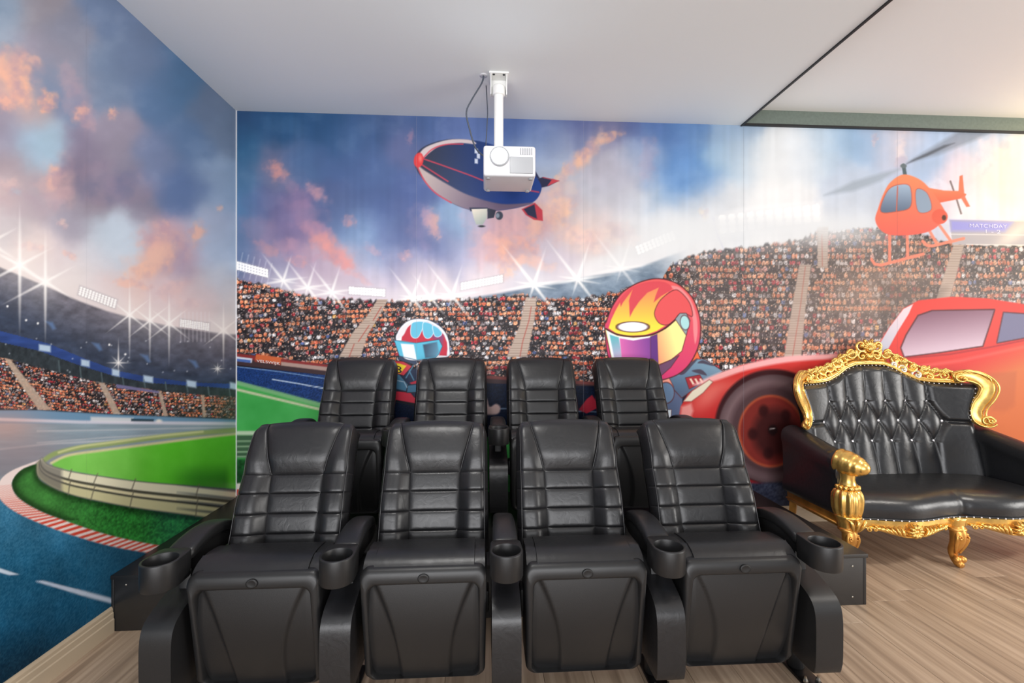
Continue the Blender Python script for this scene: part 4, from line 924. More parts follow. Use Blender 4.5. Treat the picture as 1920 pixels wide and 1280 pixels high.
def rounded_rect(w_top, w_bot, z0, z1, r, n=8):
    """outline (x,z) anticlockwise from the bottom right corner"""
    out = []
    for (cx, cz, a0) in ((w_bot - r, z0 + r, -90), (w_top - r, z1 - r, 0), (-(w_top - r), z1 - r, 90), (-(w_bot - r), z0 + r, 180)):
        for k in range(n + 1):
            a = math.radians(a0 + 90 * k / n); out.append((cx + r * math.cos(a), cz + r * math.sin(a)))
    return out

def shell_y(x, z):
    """front face of the tipped-up seat shell"""
    t = np.clip((z - .085) / .40, 0, 1)
    return 0.052 * (1 - t) ** 2.2 - 0.020 * math.sin(PI * t) + 0.10 * x * x + .006

def build_arm(parent, x, end):
    """one armrest with cup holder and standard, a chair's part"""
    # cup holder: round cup that runs into the arm
    n = 48; R, r = .0565, .0475; zt, zb = .548, .462
    cup = Acc(); outl = []; hole = []
    for k in range(n):
        a = 2 * PI * k / n; c, s_ = math.cos(a), math.sin(a)
        ox, oy = R * c, R * s_
        if s_ > 0:                                   # rear half stretches back to the pad
            oy = 0.082 * min(1, s_ * 1.25); ox = R * np.sign(c) * min(1, abs(c) * 1.35) * (1 - .12 * s_)
        outl.append((ox, oy)); hole.append((r * c, r * s_))
    bev = .004
    rings = [[(a * .955, b * .96, zb) for a, b in outl], [(a * .985, b * .985, zb + .003) for a, b in outl], [(a, b, zt - bev) for a, b in outl], [(a * .985, b * .985, zt - bev * .3) for a, b in outl], [(a * .955, b * .96, zt) for a, b in outl],
             [(a * 1.03, b * 1.03, zt) for a, b in hole], [(a, b, zt - .003) for a, b in hole], [(a * .93, b * .93, zt - .062) for a, b in hole]]
    V = [p for ring in rings for p in ring]; F = []
    for i in range(len(rings) - 1):
        for j in range(n): F.append((i * n + j, i * n + (j + 1) % n, (i + 1) * n + (j + 1) % n, (i + 1) * n + j))
    F.append(tuple((len(rings) - 1) * n + j for j in range(n))); F.append(tuple(range(n))[::-1])
    V = [(a + x, b - .008, c) for a, b, c in V]
    o = mesh_obj('cup_holder', V, F, M['plastic'], parent, True); o.data.set_sharp_from_angle(angle=math.radians(50))
    # arm pad: arched
    ys = np.linspace(.072, .385, 13); cen = catmull([(.072, .541), (.14, .558), (.22, .566), (.30, .556), (.36, .534), (.385, .516)], 4)
    def pad(a, b):
        y = .074 + .311 * b; zt_ = np.interp(y, cen[:, 0], cen[:, 1]); w = np.interp(b, [0, .2, .8, 1], [.046, .045, .040, .032])
        t = 2 * PI * a; c, s_ = math.cos(t), math.sin(t)
        e = .5; cx = np.sign(c) * abs(c) ** e * w; cz = np.sign(s_) * abs(s_) ** (.6 if s_ > 0 else .4)
        th = .022
        k = 1.0 if .02 < b < .985 else .90
        return (x + cx * k, y, zt_ - th + cz * th * k)
    V, F = grid_vf(pad, 24, 18)
    V2 = V + [(x, .074, .52), (x, .385, .494)]
    F2 = list(F) + [(i + 1, i, len(V)) for i in range(24)] + [(18 * 25 + i, 18 * 25 + i + 1, len(V) + 1) for i in range(24)]
    mesh_obj('arm_pad', V2, F2, M['plastic'] if end else M['leather'], parent, True)
    # arm body under the pad
    bm = prism_bm([(.06, .468), (.06, .518), (.14, .526), (.25, .528), (.37, .496), (.385, .470), (.33, .452), (.20, .462)], x - .034, x + .034, .006, 2)
    bm_obj('arm_body', bm, M['dark_plastic'], parent, angle=40)
    # post between arm and standard
    bm = prism_bm([(.10, .36), (.12, .50), (.24, .50), (.27, .36)], x - .019, x + .019, .004, 2)
    bm_obj('arm_post', bm, M['dark_plastic'], parent, angle=40)
    # standard
    prof = catmull([(-.030, .11), (-.036, .22), (-.033, .30), (-.018, .338), (.012, .360), (.06, .378), (.12, .398), (.19, .424), (.235, .430), (.25, .41), (.25, .15), (.23, .105), (.10, .098), (0, .096)], 4, True)
    prof = [tuple(p) for p in prof]
    w = .049
    bm = prism_bm(prof, x - w, x + w, .013, 4)
    bm_obj('standard', bm, M['plastic'] if end else M['leather'], parent, angle=50)
    ft = box('foot', (x - .035, x + .035, .035, .235, 0.0, .012), M['metal'], parent, bev=.002)
    V, F = lathe_vf([(.030, .010), (.030, .10), (.026, .115)], 16, center=(x, .14, 0)); mesh_obj('foot_post', V, F, M['dark_plastic'], parent, True)
    for sx in (-.024, .024):
        V, F = lathe_vf([(.009, .012), (.009, .019), (.005, .027), (.004, .034)], 6, center=(x + sx, .05, 0)); mesh_obj('bolt', V, F, M['steel'], ft)

def build_chair(name, label, loc, group, left_end, right):
    t = thing(name, label, 'chair', loc, group)
    # back: shell behind, sewn panels in front
    us = np.linspace(-1, 1, 25); ss = np.linspace(0, S_END, 21)
    fr = [[back_pt(u, s_, -.010) for u in us] for s_ in ss]; bk = [[back_pt(u * .97, s_, -.07 - .02 * (1 - u * u)) for u in us] for s_ in ss]
    V = [p for r in fr for p in r] + [p for r in bk for p in r]; n = 25; m = 21; o = n * m; F = []
    for j in range(m - 1):
        for i in range(n - 1):
            a = j * n + i; F.append((a, a + 1, a + n + 1, a + n)); F.append((o + a, o + a + n, o + a + n + 1, o + a + 1))
        a = j * n; F.append((a, a + n, o + a + n, o + a)); b = a + n - 1; F.append((b, o + b, o + b + n, b + n))
    for i in range(n - 1):
        F.append((i, o + i, o + i + 1, i + 1)); b = (m - 1) * n + i; F.append((b, b + 1, o + b + 1, o + b))
    back = mesh_obj('backrest', V, F, M['leather'], t, True)
    panel('headrest_panel', lambda s_: -seam_u(s_), lambda s_: seam_u(s_), 0, HEAD, back, 20, 14, .012)
    panel('headrest_wing', lambda s_: -1.0, lambda s_: -seam_u(s_), 0, HEAD, back, 14, 14, .008)
    panel('headrest_wing', lambda s_: seam_u(s_), lambda s_: 1.0, 0, HEAD, back, 14, 14, .008)
    for k in range(4):
        a, b = ROWS[k], ROWS[k + 1]
        panel('back_panel', lambda s_: -seam_u(s_), lambda s_: seam_u(s_), a, b, back, 18, 10, .008)
        panel('side_panel', lambda s_: -1.0, lambda s_: -seam_u(s_), a, b, back, 14, 10, .008)
        panel('side_panel', lambda s_: seam_u(s_), lambda s_: 1.0, a, b, back, 14, 10, .008)
    for sg in (-1, 1):                                # piping on the seams
        P = [back_pt(sg * (seam_u(s_) + .004), s_, .0015) for s_ in np.linspace(.004, HEAD, 16)]
        Acc().tube(P, .0016, 6).obj('seam_piping', M['piping'], back)
        P = [back_pt(sg * .93, s_, .006) for s_ in np.linspace(.012, ROWS[4], 26)]
        Acc().tube(P, .0017, 6).obj('edge_piping', M['piping'], back)
    # tipped-up seat
    prof = [(.215, .36), (.218, .47), (.212, .495), (.18, .507), (.10, .513), (.055, .503), (.030, .486), (.018, .466), (.022, .44), (.06, .38)]
    prof = [tuple(p) for p in catmull(prof, 4, True)]
    seat = bm_obj('seat_cushion', prism_bm(prof, -.170, .170, .006, 3), M['leather'], t, angle=60)
    sp = [(y_ + (.008 if y_ < .1 else -.004), z_ - .003) for y_, z_ in prof]
    for sx in (-1, 1):
        bm = prism_bm(sp, min(sx * .171, sx * .207), max(sx * .171, sx * .207), .004, 2)
        bm_obj('cushion_border', bm, M['leather'], seat, angle=60)
    # plastic shell of the seat: frame + recessed panel
    out = rounded_rect(.213, .207, .078, .484, .030, 8); inn = rounded_rect(.184, .184, .080, .428, .030, 8); n = len(out)
    rings = []
    def at(p, q, f, dy): 
        x_ = p[0] + (q[0] - p[0]) * f; z_ = p[1] + (q[1] - p[1]) * f; return (x_, shell_y(x_, z_) + dy, z_)
    for f, dy in ((0, .15), (-.02, .03), (0, .012), (.10, .003), (.28, 0), (.75, 0), (.88, .004), (1.0, .020), (1.04, .030)):
        rings.append([at(out[k], inn[k], f, dy) for k in range(n)])
    V = [p for r in rings for p in r]; F = []
    for i in range(len(rings) - 1):
        for j in range(n): F.append((i * n + j, (i + 1) * n + j, (i + 1) * n + (j + 1) % n, i * n + (j + 1) % n))
    F.append(tuple(range(n)))
    sh = mesh_obj('seat_shell', V, F, M['plastic'], t, True); sh.data.set_sharp_from_angle(angle=math.radians(55))
    def pan(a, b):
        z_ = .079 + .358 * b; hw = np.interp(z_, [.082, .428], [.190, .190]); x_ = (2 * a - 1) * hw * 1.0
        rr = max(0, (abs(x_) - (hw - .02)) / .02)
        y_ = shell_y(x_, z_) + .025
        xc = .082 + .075 * ((z_ - .08) / .346) ** 2.4               # moulded crease
        dd = abs(x_) - xc
        y_ += -.011 * float(sstep(.010, -.003, dd))
        y_ += .004 * rr
        return (x_, y_, z_)
    V, F = grid_vf(pan, 72, 30); mesh_obj('shell_panel', V, F, M['plastic'], sh, True)
    zb = .455; V, F = lathe_vf([(.019, 0), (.019, .003), (.016, .0045), (.012, .0035)], 24, center=(.0, shell_y(0, zb) + .001, zb), axis=[[1, 0, 0], [0, 0, -1], [0, .8, 0]])
    mesh_obj('latch_button', V, F, M['dark_plastic'], sh, True)
    # pivot beam below the seat
    box('seat_beam', (-.221, .221, .14, .21, .25, .33), M['dark_plastic'], t, bev=.006)
    build_arm(t, -.279, left_end)
    if right: build_arm(t, .279, True)
    return t

def copy_tree(o, parent=None):
    c = o.copy(); COL.objects.link(c)
    if parent is not None: c.parent = parent
    for ch in list(o.children): copy_tree(ch, c)
    return c

CX = [-.766, -.208, .350, .908]; CYF = 1.54; CYB = 2.44
LF = ['black leather cinema chair in the front row nearest the left wall', 'front row black cinema chair, second from the left wall',
      'front row black cinema chair, third from the left wall', 'front row black cinema chair nearest the gold sofa']
LB = ['back row black cinema chair on the riser nearest the left wall', 'back row black cinema chair below the small blue and red helmet',
      'back row black cinema chair between the two printed helmets', 'back row black cinema chair below the large flame helmet']
c0 = build_chair('cinema_chair', LF[0], (CX[0], CYF, 0), 'front row cinema chairs', True, False)
c1 = build_chair('cinema_chair', LF[1], (CX[1], CYF, 0), 'front row cinema chairs', False, False)
c3 = build_chair('cinema_chair', LF[3], (CX[3], CYF, 0), 'front row cinema chairs', False, True)
c2 = copy_tree(c1); c2.location = (CX[2], CYF, 0); c2['label'] = LF[2]
for src, k in ((c0, 0), (c1, 1), (c1, 2), (c3, 3)):
    c = copy_tree(src); c.location = (CX[k], CYB, RH); c['label'] = LB[k]; c['group'] = 'back row cinema chairs'
# ------------------------------------------------------------------ gilded tufted sofa
SX, SY = 2.62, 2.36
sofa = thing('baroque_sofa', 'tufted black leather loveseat with carved gilded frame beside the riser', 'sofa', (SX, SY, 0))
HW = .625                                            # half distance between the front posts
def front_y(x): return .030 - .045 * math.sin(PI * min(abs(x) / .58, 1)) ** 2 + .0
# seat
pr = catmull([(.54, .372), (.45, .392), (.30, .404), (.16, .406), (.08, .396), (.035, .370), (.018, .330), (.020, .282)], 6)
def seat(a, b):
    x = -.575 + 1.15 * a; k = b * (len(pr) - 1); i = min(int(k), len(pr) - 2); p = pr[i] + (pr[i + 1] - pr[i]) * (k - i)
    fy = front_y(x) - .03; w = 1 - sstep(.05, .35, p[0]); edge = max(0, (abs(x) - .50) / .075) ** 2
    dent = .014 * math.exp(-((x - .045) / .03) ** 2) * float(sstep(.30, .06, p[0]))
    return (x, p[0] + fy * float(w) + dent, p[1] - .018 * edge * float(sstep(.29, .36, p[1])))
V, F = grid_vf(seat, 80, 36); mesh_obj('seat_cushion', V, F, M['sofa_leather'], sofa, True)
box('seat_base', (-.585, .585, .06, .545, .235, .285), M['gold_dark'], sofa)
# gimp and nail heads along the seat front
gp = [(x, front_y(x) - .014, .279) for x in np.linspace(-.575, .575, 60)]
gimp = Acc().tube(gp, .006, 6).obj('seat_piping', M['sofa_leather'], sofa)
nl = Acc()
for x in np.linspace(-.56, .56, 31): nl.add(*ball_vf((x, front_y(x) - .021, .279), .0045, 6, 4))
o = nl.obj('nail_heads', M['crystal'], sofa); o['kind'] = 'stuff'

# tufted back
BZ0 = .375
def top_z(x):
    a = abs(x); return np.interp(a, [0, .10, .17, .24, .32, .40, .60], [1.095, 1.090, 1.065, 1.02, .985, .974, .970])
def back_half(z): return np.interp(z, [.375, .55, .70, .78, .84, .92, .97], [.590, .585, .575, .575, .592, .620, .622])
def back_base(x, z):
    a = abs(x) / .60
    return .475 + .135 * (z - .375) / .70 - .12 * a ** 3.2
ROWZ = [.852, .722, .592]; COLW = .137
def lat(x, z):
    zz = z - ROWZ[0]
    if z > ROWZ[0]: return abs(math.sin(PI * (x / COLW + .5))), None
    if z < ROWZ[2]: return abs(math.sin(PI * (x / COLW + .5))), None
    p = x / COLW + zz / (2 * .13) + .5; q = x / COLW - zz / (2 * .13) + .5
    return abs(math.sin(PI * p)), abs(math.sin(PI * q))
def tuft(x, z):
    a, b = lat(x, z)
    dm = (a ** .30 if b is None else (a * b) ** .25)
    lim = .3425 + .0685 * max(0, 1 - abs(z - ROWZ[1]) / .13) + .004
    if z > ROWZ[0]:                                   # pleats fade towards the rim
        f = float(sstep(ROWZ[0], ROWZ[0] + .22, z)); dm = dm * (1 - .55 * f) + .55 * f
    if z < ROWZ[2]:
        f = float(sstep(ROWZ[2], ROWZ[2] - .16, z)); dm = dm * (1 - .6 * f) + .6 * f
    w = float(sstep(lim + .035, lim - .005, abs(x)))
    side = 1 - .55 * math.exp(-((z - ROWZ[1]) / .012) ** 2) * float(sstep(.40, .44, abs(x)))
    h = dm * w + (1 - w) * side
    return .046 * h
def backpt(a, b, front=True):
    x0 = (2 * a - 1); zt = top_z(x0 * .58); z = BZ0 + (zt - BZ0) * b
    x = x0 * back_half(z)
    ex = float(sstep(1.0, .90, abs(x0))); ez = float(sstep(1.0, .94, b))
    y = back_base(x, z)
    if not front: return (x, y + .045, z)
    return (x, y - tuft(x, z) * ex ** .5 * ez ** .5 + .004, z)
V, F = grid_vf(backpt, 170, 110); mesh_obj('backrest', V, F, M['sofa_leather'], sofa, True)
V, F = grid_vf(lambda a, b: backpt(a, b, False), 40, 24); mesh_obj('back_panel', V, [f[::-1] for f in F], M['sofa_leather'], sofa, True)
for r_, z in enumerate(ROWZ):
    xs = [COLW * (i - 2.5) for i in range(6)] if r_ != 1 else [COLW * (i - 3) for i in range(7)]
    for x in xs:
        V, F = ball_vf((x, back_base(x, z) - .012, z), .0105, 10, 6, (1, 1, 1)); 
        V, F = ball_vf((0, 0, 0), .0105, 10, 6, (1, .7, 1)); mesh_obj('button', V, F, M['crystal'], sofa, True, (x, back_base(x, z) - .010, z))
# nails round the rim of the back
nl = Acc()
for x in np.linspace(-.54, .54, 40): nl.add(*ball_vf((x, back_base(x, top_z(x)) - .018, top_z(x) - .006), .0042, 6, 4))
for z in np.linspace(.74, .94, 8):
    for sgn in (-1, 1): nl.add(*ball_vf((sgn * (back_half(z) - .040), back_base(back_half(z) - .040, z) - .040, z), .0042, 6, 4))
o = nl.obj('rim_nail_heads', M['crystal'], sofa); o['kind'] = 'stuff'

# carved ornament pieces
def volute(cx, cz, r, turns, sgn, a0, rad, yf, n=26, flat=1.0):
    """tapered spiral in the x-z plane, ends in a bead"""
    P, R_ = [], []
    for k in range(n + 1):
        t = k / n; rr = r * (1 - .80 * t); a = a0 + sgn * turns * 2 * PI * t
        x, z = cx + rr * math.cos(a), cz + rr * math.sin(a); P.append((x, yf(x, z) - .010 * t, z)); R_.append(rad * (1 - .30 * t))
    A = Acc().tube(P, R_, 8)
    A.add(*ball_vf((cx, yf(cx, cz) - .014, cz), r * .30, 8, 6)); return A
def leaf(A, P, r0, yf, out=.004):
    c = catmull(P, 6); m = len(c); q = [(x, yf(x, z) - out * math.sin(PI * k / (m - 1)) * 2, z) for k, (x, z) in enumerate(c)]
    A.tube(q, [r0 * (math.sin(PI * (k / (m - 1)) ** .7) * .9 + .12) for k in range(m)], 7); return A
def crest_y(x, z): return back_base(x, min(z, 1.10)) + .004
# crest rail
P = [(x, crest_y(x, top_z(x)) + .004, top_z(x) + .014) for x in np.linspace(-.54, .54, 60)]
crest = Acc().tube(P, .020, 10).obj('crest_rail', M['gold'], sofa)
P = [(x, crest_y(x, top_z(x)) - .014, top_z(x) + .006) for x in np.linspace(-.54, .54, 60)]
Acc().tube(P, .008, 8).obj('rail_bead', M['gold'], crest)
# scrolls of the crest: (x, z above the rail, size, turns, direction)
SCR = [(.058, .078, .040, 1.35, 1, 2.2), (.052, .030, .032, 1.3, -1, 3.6), (.128, .052, .036, 1.3, 1, 2.6), (.182, .040, .030, 1.3, -1, 1.0), (.170, .008, .024, 1.2, 1, 3.0),
       (.238, .050, .034, 1.35, 1, 2.4), (.232, .012, .024, 1.2, -1, 3.6), (.298, .048, .032, 1.3, 1, 2.4), (.318, .014, .024, 1.2, -1, 3.4), (.362, .044, .032, 1.3, 1, 2.4), (.388, .014, .024, 1.2, -1, 3.0), (.428, .040, .030, 1.3, 1, 2.2), (.468, .022, .026, 1.2, -1, 2.0)]
for sgn in (-1, 1):
    for (x, dz, r, tn, dr, a0) in SCR:
        z = top_z(x) + .016 + dz * 1.45
        mt = M['silver'] if (sgn > 0 and .16 < x < .34 and dz < .02) else M['gold']
        A = volute(sgn * x, z, r * (1.22 if x < .2 else 1.36), tn, dr * sgn, a0 if sgn > 0 else PI - a0, .0105, lambda a, b: crest_y(a, b) - .006)
        s_o = A.obj('carved_scroll', mt, crest)
        if mt is M['silver']: s_o['label'] = 'scroll painted silver instead of gold'
    for k in range(7):                               # acanthus leaves riding on the scrolls
        x = .10 + .058 * k; z = top_z(x) + .050; A = Acc()
        for q in range(4):
            leaf(A, [(sgn * (x + .004 * q), z - .006), (sgn * (x + .012 + .012 * q), z + .030 - .002 * q), (sgn * (x + .034 + .013 * q), z + .042 - .010 * q), (sgn * (x + .046 + .010 * q), z + .026 - .012 * q)], .0085, crest_y, .012)
        A.obj('carved_leaf', M['gold'], crest)
A = Acc()                                            # shell on the top of the crest
for k in range(9):
    an = PI * (.10 + .80 * k / 8); ln = .052 + .016 * math.sin(an)
    leaf(A, [(.012 * math.cos(an), 1.195), (.6 * ln * math.cos(an), 1.195 + .62 * ln * math.sin(an)), (ln * math.cos(an), 1.195 + ln * math.sin(an))], .0085, crest_y, .012)
A.add(*ball_vf((0, crest_y(0, 1.1) - .016, 1.198), .020, 10, 8)); A.obj('shell_ornament', M['gold'], crest)
A = Acc()
for k in range(7):
    an = PI * (1.12 + .76 * k / 6); leaf(A, [(.008 * math.cos(an), 1.172), (.026 * math.cos(an), 1.172 + .03 * math.sin(an)), (.038 * math.cos(an), 1.172 + .045 * math.sin(an))], .0075, crest_y, .012)
A.obj('shell_ornament', M['gold'], crest)
V, F = grid_vf(lambda a, b: ((2 * a - 1) * .17, crest_y((2 * a - 1) * .17, 1.1) + .010, top_z((2 * a - 1) * .17) + .012 + b * (.115 * math.cos((2 * a - 1) * PI / 2) ** .8)), 24, 6)
mesh_obj('crest_plate', V, F, M['gold_dark'], crest, True)

# S-shaped side posts of the back
def side_post(sgn):
    A = Acc()
    path = catmull([(.500, 1.010), (.545, 1.022), (.590, 1.018), (.628, .990), (.640, .945), (.622, .890), (.592, .840), (.574, .790), (.578, .745), (.606, .722), (.630, .735)], 6)
    m = len(path); w = np.interp(np.arange(m) / (m - 1), [0, .15, .35, .6, .8, 1], [.036, .044, .047, .043, .036, .022])
    q = [(sgn * x, back_base(x, z) - .022, z) for x, z in path]
    V, F = tube_vf(q, w, 14, ((.60 * sgn, 1, 0), .45)); post = mesh_obj('side_post', V, F, M['gold'], sofa, True)
    for off in (-1, 1):                              # raised mouldings along both edges
        T = np.gradient(path, axis=0); T /= np.linalg.norm(T, axis=1)[:, None]; nn = np.stack([-T[:, 1], T[:, 0]], 1)
        e = path + nn * (w * .78)[:, None] * off; q = [(sgn * x, back_base(p0[0], p0[1]) - .040 - .60 * (x - p0[0]), z) for (x, z), p0 in zip(e, path)]
        Acc().tube(q, .0058, 8).obj('post_moulding', M['gold'], post)
    volute(sgn * .612, .742, .030, 1.3, -sgn, (4.2 if sgn > 0 else PI - 4.2), .009, lambda x, z: back_base(x, z) - .040).obj('carved_scroll', M['gold'], post)
    volute(sgn * .530, 1.006, .032, 1.3, sgn, (1.4 if sgn > 0 else PI - 1.4), .009, lambda x, z: back_base(x, z) - .040).obj('carved_scroll', M['gold'], post)
    A = Acc()
    for k in range(5): leaf(A, [(sgn * (.520 + .012 * k), 1.030), (sgn * (.550 + .014 * k), 1.058 - .004 * k), (sgn * (.590 + .013 * k), 1.050 - .010 * k), (sgn * (.612 + .010 * k), 1.026 - .016 * k)], .0075, lambda x, z: back_base(x, z) - .030, .010)
    A.obj('carved_leaf', M['gold'], post)
    return post
side_post(-1); side_post(1)

# padded arms
def arm(sgn):
    def ap(a, b):                                    # b: back (0) to front (1)
        y = .50 - .44 * b; xc = .625 - .012 * b; zt = np.interp(b, [0, .3, .7, 1], [.705, .678, .640, .618])
        pf = [(-.058, .34), (-.062, zt - .13), (-.072, zt - .07), (-.060, zt - .022), (-.025, zt), (.020, zt - .002), (.060, zt - .026), (.072, zt - .075), (.060, zt - .14), (.056, .40), (.054, .285), (-.04, .285)]
        c = catmull(pf, 3, True); k = a * len(c); i = int(k) % len(c); p = c[i] + (c[(i + 1) % len(c)] - c[i]) * (k - int(k))
        s_ = 1.0 - .10 * float(sstep(.93, 1.0, b))
        wr = .004 * math.sin(b * 60) * float(sstep(.72, .95, b)) * (1 if p[1] > .5 else 0)
        return (sgn * (xc + p[0] * s_), y, p[1] * (1 if p[1] < .5 else 1) - (1 - s_) * .25 * (p[1] > .5) + wr)
    V, F = grid_vf(ap, 48, 34); n = 49
    F = list(F) + [tuple(range(n))[::-1], tuple(34 * n + i for i in range(n))]
    if sgn < 0: F = [f[::-1] for f in F]
    a_o = mesh_obj('armrest', V, F, M['sofa_leather'], sofa, True); a_o.data.set_sharp_from_angle(angle=math.radians(60))
    # gilded post in front of the arm
    px, py = sgn * .615, .052
    root = Acc()
    flute = lambda t, z: 1 + .075 * math.cos(12 * t)
    root.add(*lathe_vf([(.052, .286), (.062, .295), (.070, .33), (.073, .37), (.070, .405), (.060, .428), (.050, .436)], 72, flute, (px, py, 0)))
    post = root.obj('arm_post', M['gold'], sofa)
    A = Acc(); 
    for k in range(13):
        an = 2 * PI * k / 13; A.add(*ball_vf((px + .050 * math.cos(an), py + .050 * math.sin(an), .446), .0135, 8, 6))
    A.obj('bead_ring', M['gold'], post)
    Acc().add(*lathe_vf([(.050, .448), (.042, .465), (.036, .49), (.040, .52), (.046, .545)], 28, None, (px, py, 0))).obj('post_neck', M['gold'], post)
    R = Matrix.Rotation(math.radians(98), 3, 'X'); R = Matrix.Rotation(math.radians(-sgn * 22), 3, 'Z') @ R     # ringed cap pointing forwards
    prof = [(1.10 * a_, 1.30 * b_) for a_, b_ in [(.050, -.045), (.060, -.04), (.063, -.03), (.058, -.024), (.062, -.012), (.061, .004), (.056, .010), (.058, .018), (.053, .030), (.048, .034), (.049, .042), (.041, .054), (.035, .057), (.034, .064), (.022, .076), (.008, .082)]]
    Acc().add(*lathe_vf(prof, 32, None, (px, py - .006, .576), [list(r) for r in R])).obj('post_cap', M['gold'], post)
    # capital below and the front leg
    A = Acc(); A.add(*lathe_vf([(.040, .205), (.042, .23), (.050, .262), (.062, .282), (.064, .290), (.050, .294)], 28, lambda t, z: 1 + .06 * math.cos(8 * t), (px, py, 0)))
    A.obj('post_capital', M['gold'], post)
    A = Acc()
    for q in (-1, 0, 1): leaf(A, [(px + .012 * q, .215), (px + .030 * q, .25), (px + .042 * q, .278), (px + .055 * q, .284)], .010, lambda x, z: py - .055, .010)
    A.obj('carved_leaf', M['gold'], post)
    leg(px, py, .0)
def leg(px, py, dx):
    """cabriole front leg with scrolls"""
    A = Acc(); c = catmull([(px, py - .004, .225), (px, py - .018, .18), (px, py - .010, .13), (px, py + .010, .08), (px, py + .004, .045), (px, py - .022, .022), (px, py - .040, .014)], 6)
    m = len(c); A.tube(c, np.interp(np.arange(m) / (m - 1), [0, .2, .45, .65, .8, 1], [.036, .038, .026, .020, .024, .014]), 12)
    l = A.obj('front_leg', M['gold_dark'], sofa)
    for sx in (-1, 1):
        A = Acc(); c = catmull([(px + sx * .016, py - .030, .20), (px + sx * .030, py - .040, .165), (px + sx * .026, py - .030, .12), (px + sx * .012, py - .014, .075)], 6); A.tube(c, np.linspace(.013, .006, len(c)), 8)
        A.obj('leg_rib', M['gold_dark'], l)
        volute(px + sx * .020, .176, .016, 1.1, sx, 1.0, .006, lambda x, z: py - .044, 18).obj('carved_scroll', M['gold_dark'], l)
        A = Acc(); A.add(*ball_vf((px + sx * .016, py - .026, .046), .019, 10, 8, (1, 1, 1))); A.obj('leg_toe', M['gold_dark'], l)
    A = Acc(); A.add(*lathe_vf([(.040, .20), (.046, .206), (.046, .214), (.040, .222)], 20, lambda t, z: 1 + .05 * math.cos(10 * t), (px, py - .004, 0))); A.obj('leg_collar', M['gold_dark'], l)
arm(-1); arm(1)
# centre leg with its bracket
A = Acc(); A.add(*lathe_vf([(.036, .205), (.040, .235), (.044, .262), (.046, .274)], 20, lambda t, z: 1 + .08 * math.cos(6 * t), (0, .034, 0))); A.obj('leg_bracket', M['gold'], sofa)
leg(0, .034, 0)
# back legs
for sgn in (-1, 1):
    A = Acc(); A.tube([(sgn * .59, .525, .24), (sgn * .592, .535, .12), (sgn * .597, .555, 0.0)], [.030, .026, .020], 4); A.obj('back_leg', M['gold_dark'], sofa, False)
    bm = prism_bm([(.10, .205), (.10, .285), (.53, .285), (.53, .205)], min(sgn * .60, sgn * .635), max(sgn * .60, sgn * .635), .006, 2); rail = bm_obj('side_rail', bm, M['gold_dark'], sofa, angle=40)
    Acc().tube([(sgn * .638, .10, .225), (sgn * .638, .53, .225)], .006, 8).obj('rail_bead', M['gold_dark'], rail)
bm = prism_bm([(-.57, .205), (.57, .205), (.57, .285), (-.57, .285)], .50, .53, .004, 2, 'y'); bm_obj('back_rail', bm, M['gold_dark'], sofa, angle=40)

# apron with carving, one between each pair of front legs
def apron(x0, x1):
    xm = (x0 + x1) / 2; hw = (x1 - x0) / 2
    def low(x):
        t = abs(x - xm) / hw; return np.interp(t, [0, .15, .45, .72, .80, .9, 1], [.186, .188, .206, .226, .224, .230, .214])
    def fn(a, b):
        x = x0 + (x1 - x0) * a; z = low(x) + (.274 - low(x)) * b; return (x, front_y(x) - .006 - .004 * math.sin(PI * b), z)
    V1, F1 = grid_vf(fn, 48, 6); V2 = [(x, y + .028, z) for x, y, z in V1]; n = len(V1); F = list(F1) + [tuple(i + n for i in f[::-1]) for f in F1]; w = 49
    for i in range(48): F += [(i, i + n, i + 1 + n, i + 1)]; k = 6 * w + i; F += [(k, k + 1, k + 1 + n, k + n)]
    ap = mesh_obj('apron', V1 + V2, F, M['gold'], sofa, True); ap.data.set_sharp_from_angle(angle=math.radians(50))
    fy = lambda x, z: front_y(x) - .012
    P = [(x, front_y(x) - .012, low(x) + .004) for x in np.linspace(x0 + .03, x1 - .03, 44)]; Acc().tube(P, .0065, 8).obj('apron_moulding', M['gold'], ap)
    for sgn in (-1, 1):
        A = Acc()
        for k in range(6): leaf(A, [(xm + sgn * (.045 + .016 * k), .192 + .003 * k), (xm + sgn * (.062 + .020 * k), .208 + .004 * k), (xm + sgn * (.070 + .024 * k), .232 + .001 * k), (xm + sgn * (.064 + .026 * k), .248 - .003 * k)], .0072, fy, .010)
        A.obj('carved_leaf', M['gold'], ap)
        volute(xm + sgn * hw * .70, .226, .014, 1.2, sgn, PI / 2, .006, fy, 18).obj('carved_scroll', M['gold'], ap)
        volute(xm + sgn * hw * .80, .222, .012, 1.2, -sgn, PI / 2, .0055, fy, 18).obj('carved_scroll', M['gold'], ap)
    A = Acc()
    for k in range(10):
        an = 2 * PI * k / 10; leaf(A, [(xm + .010 * math.cos(an), .226 + .010 * math.sin(an)), (xm + .026 * math.cos(an + .12), .226 + .026 * math.sin(an + .12)), (xm + .044 * math.cos(an), .226 + .038 * math.sin(an))], .0095, fy, .012)
    A.add(*ball_vf((xm, fy(xm, 0) - .014, .226), .014, 10, 8)); A.obj('rosette', M['gold'], ap)
apron(-.575, -.035); apron(.035, .575)
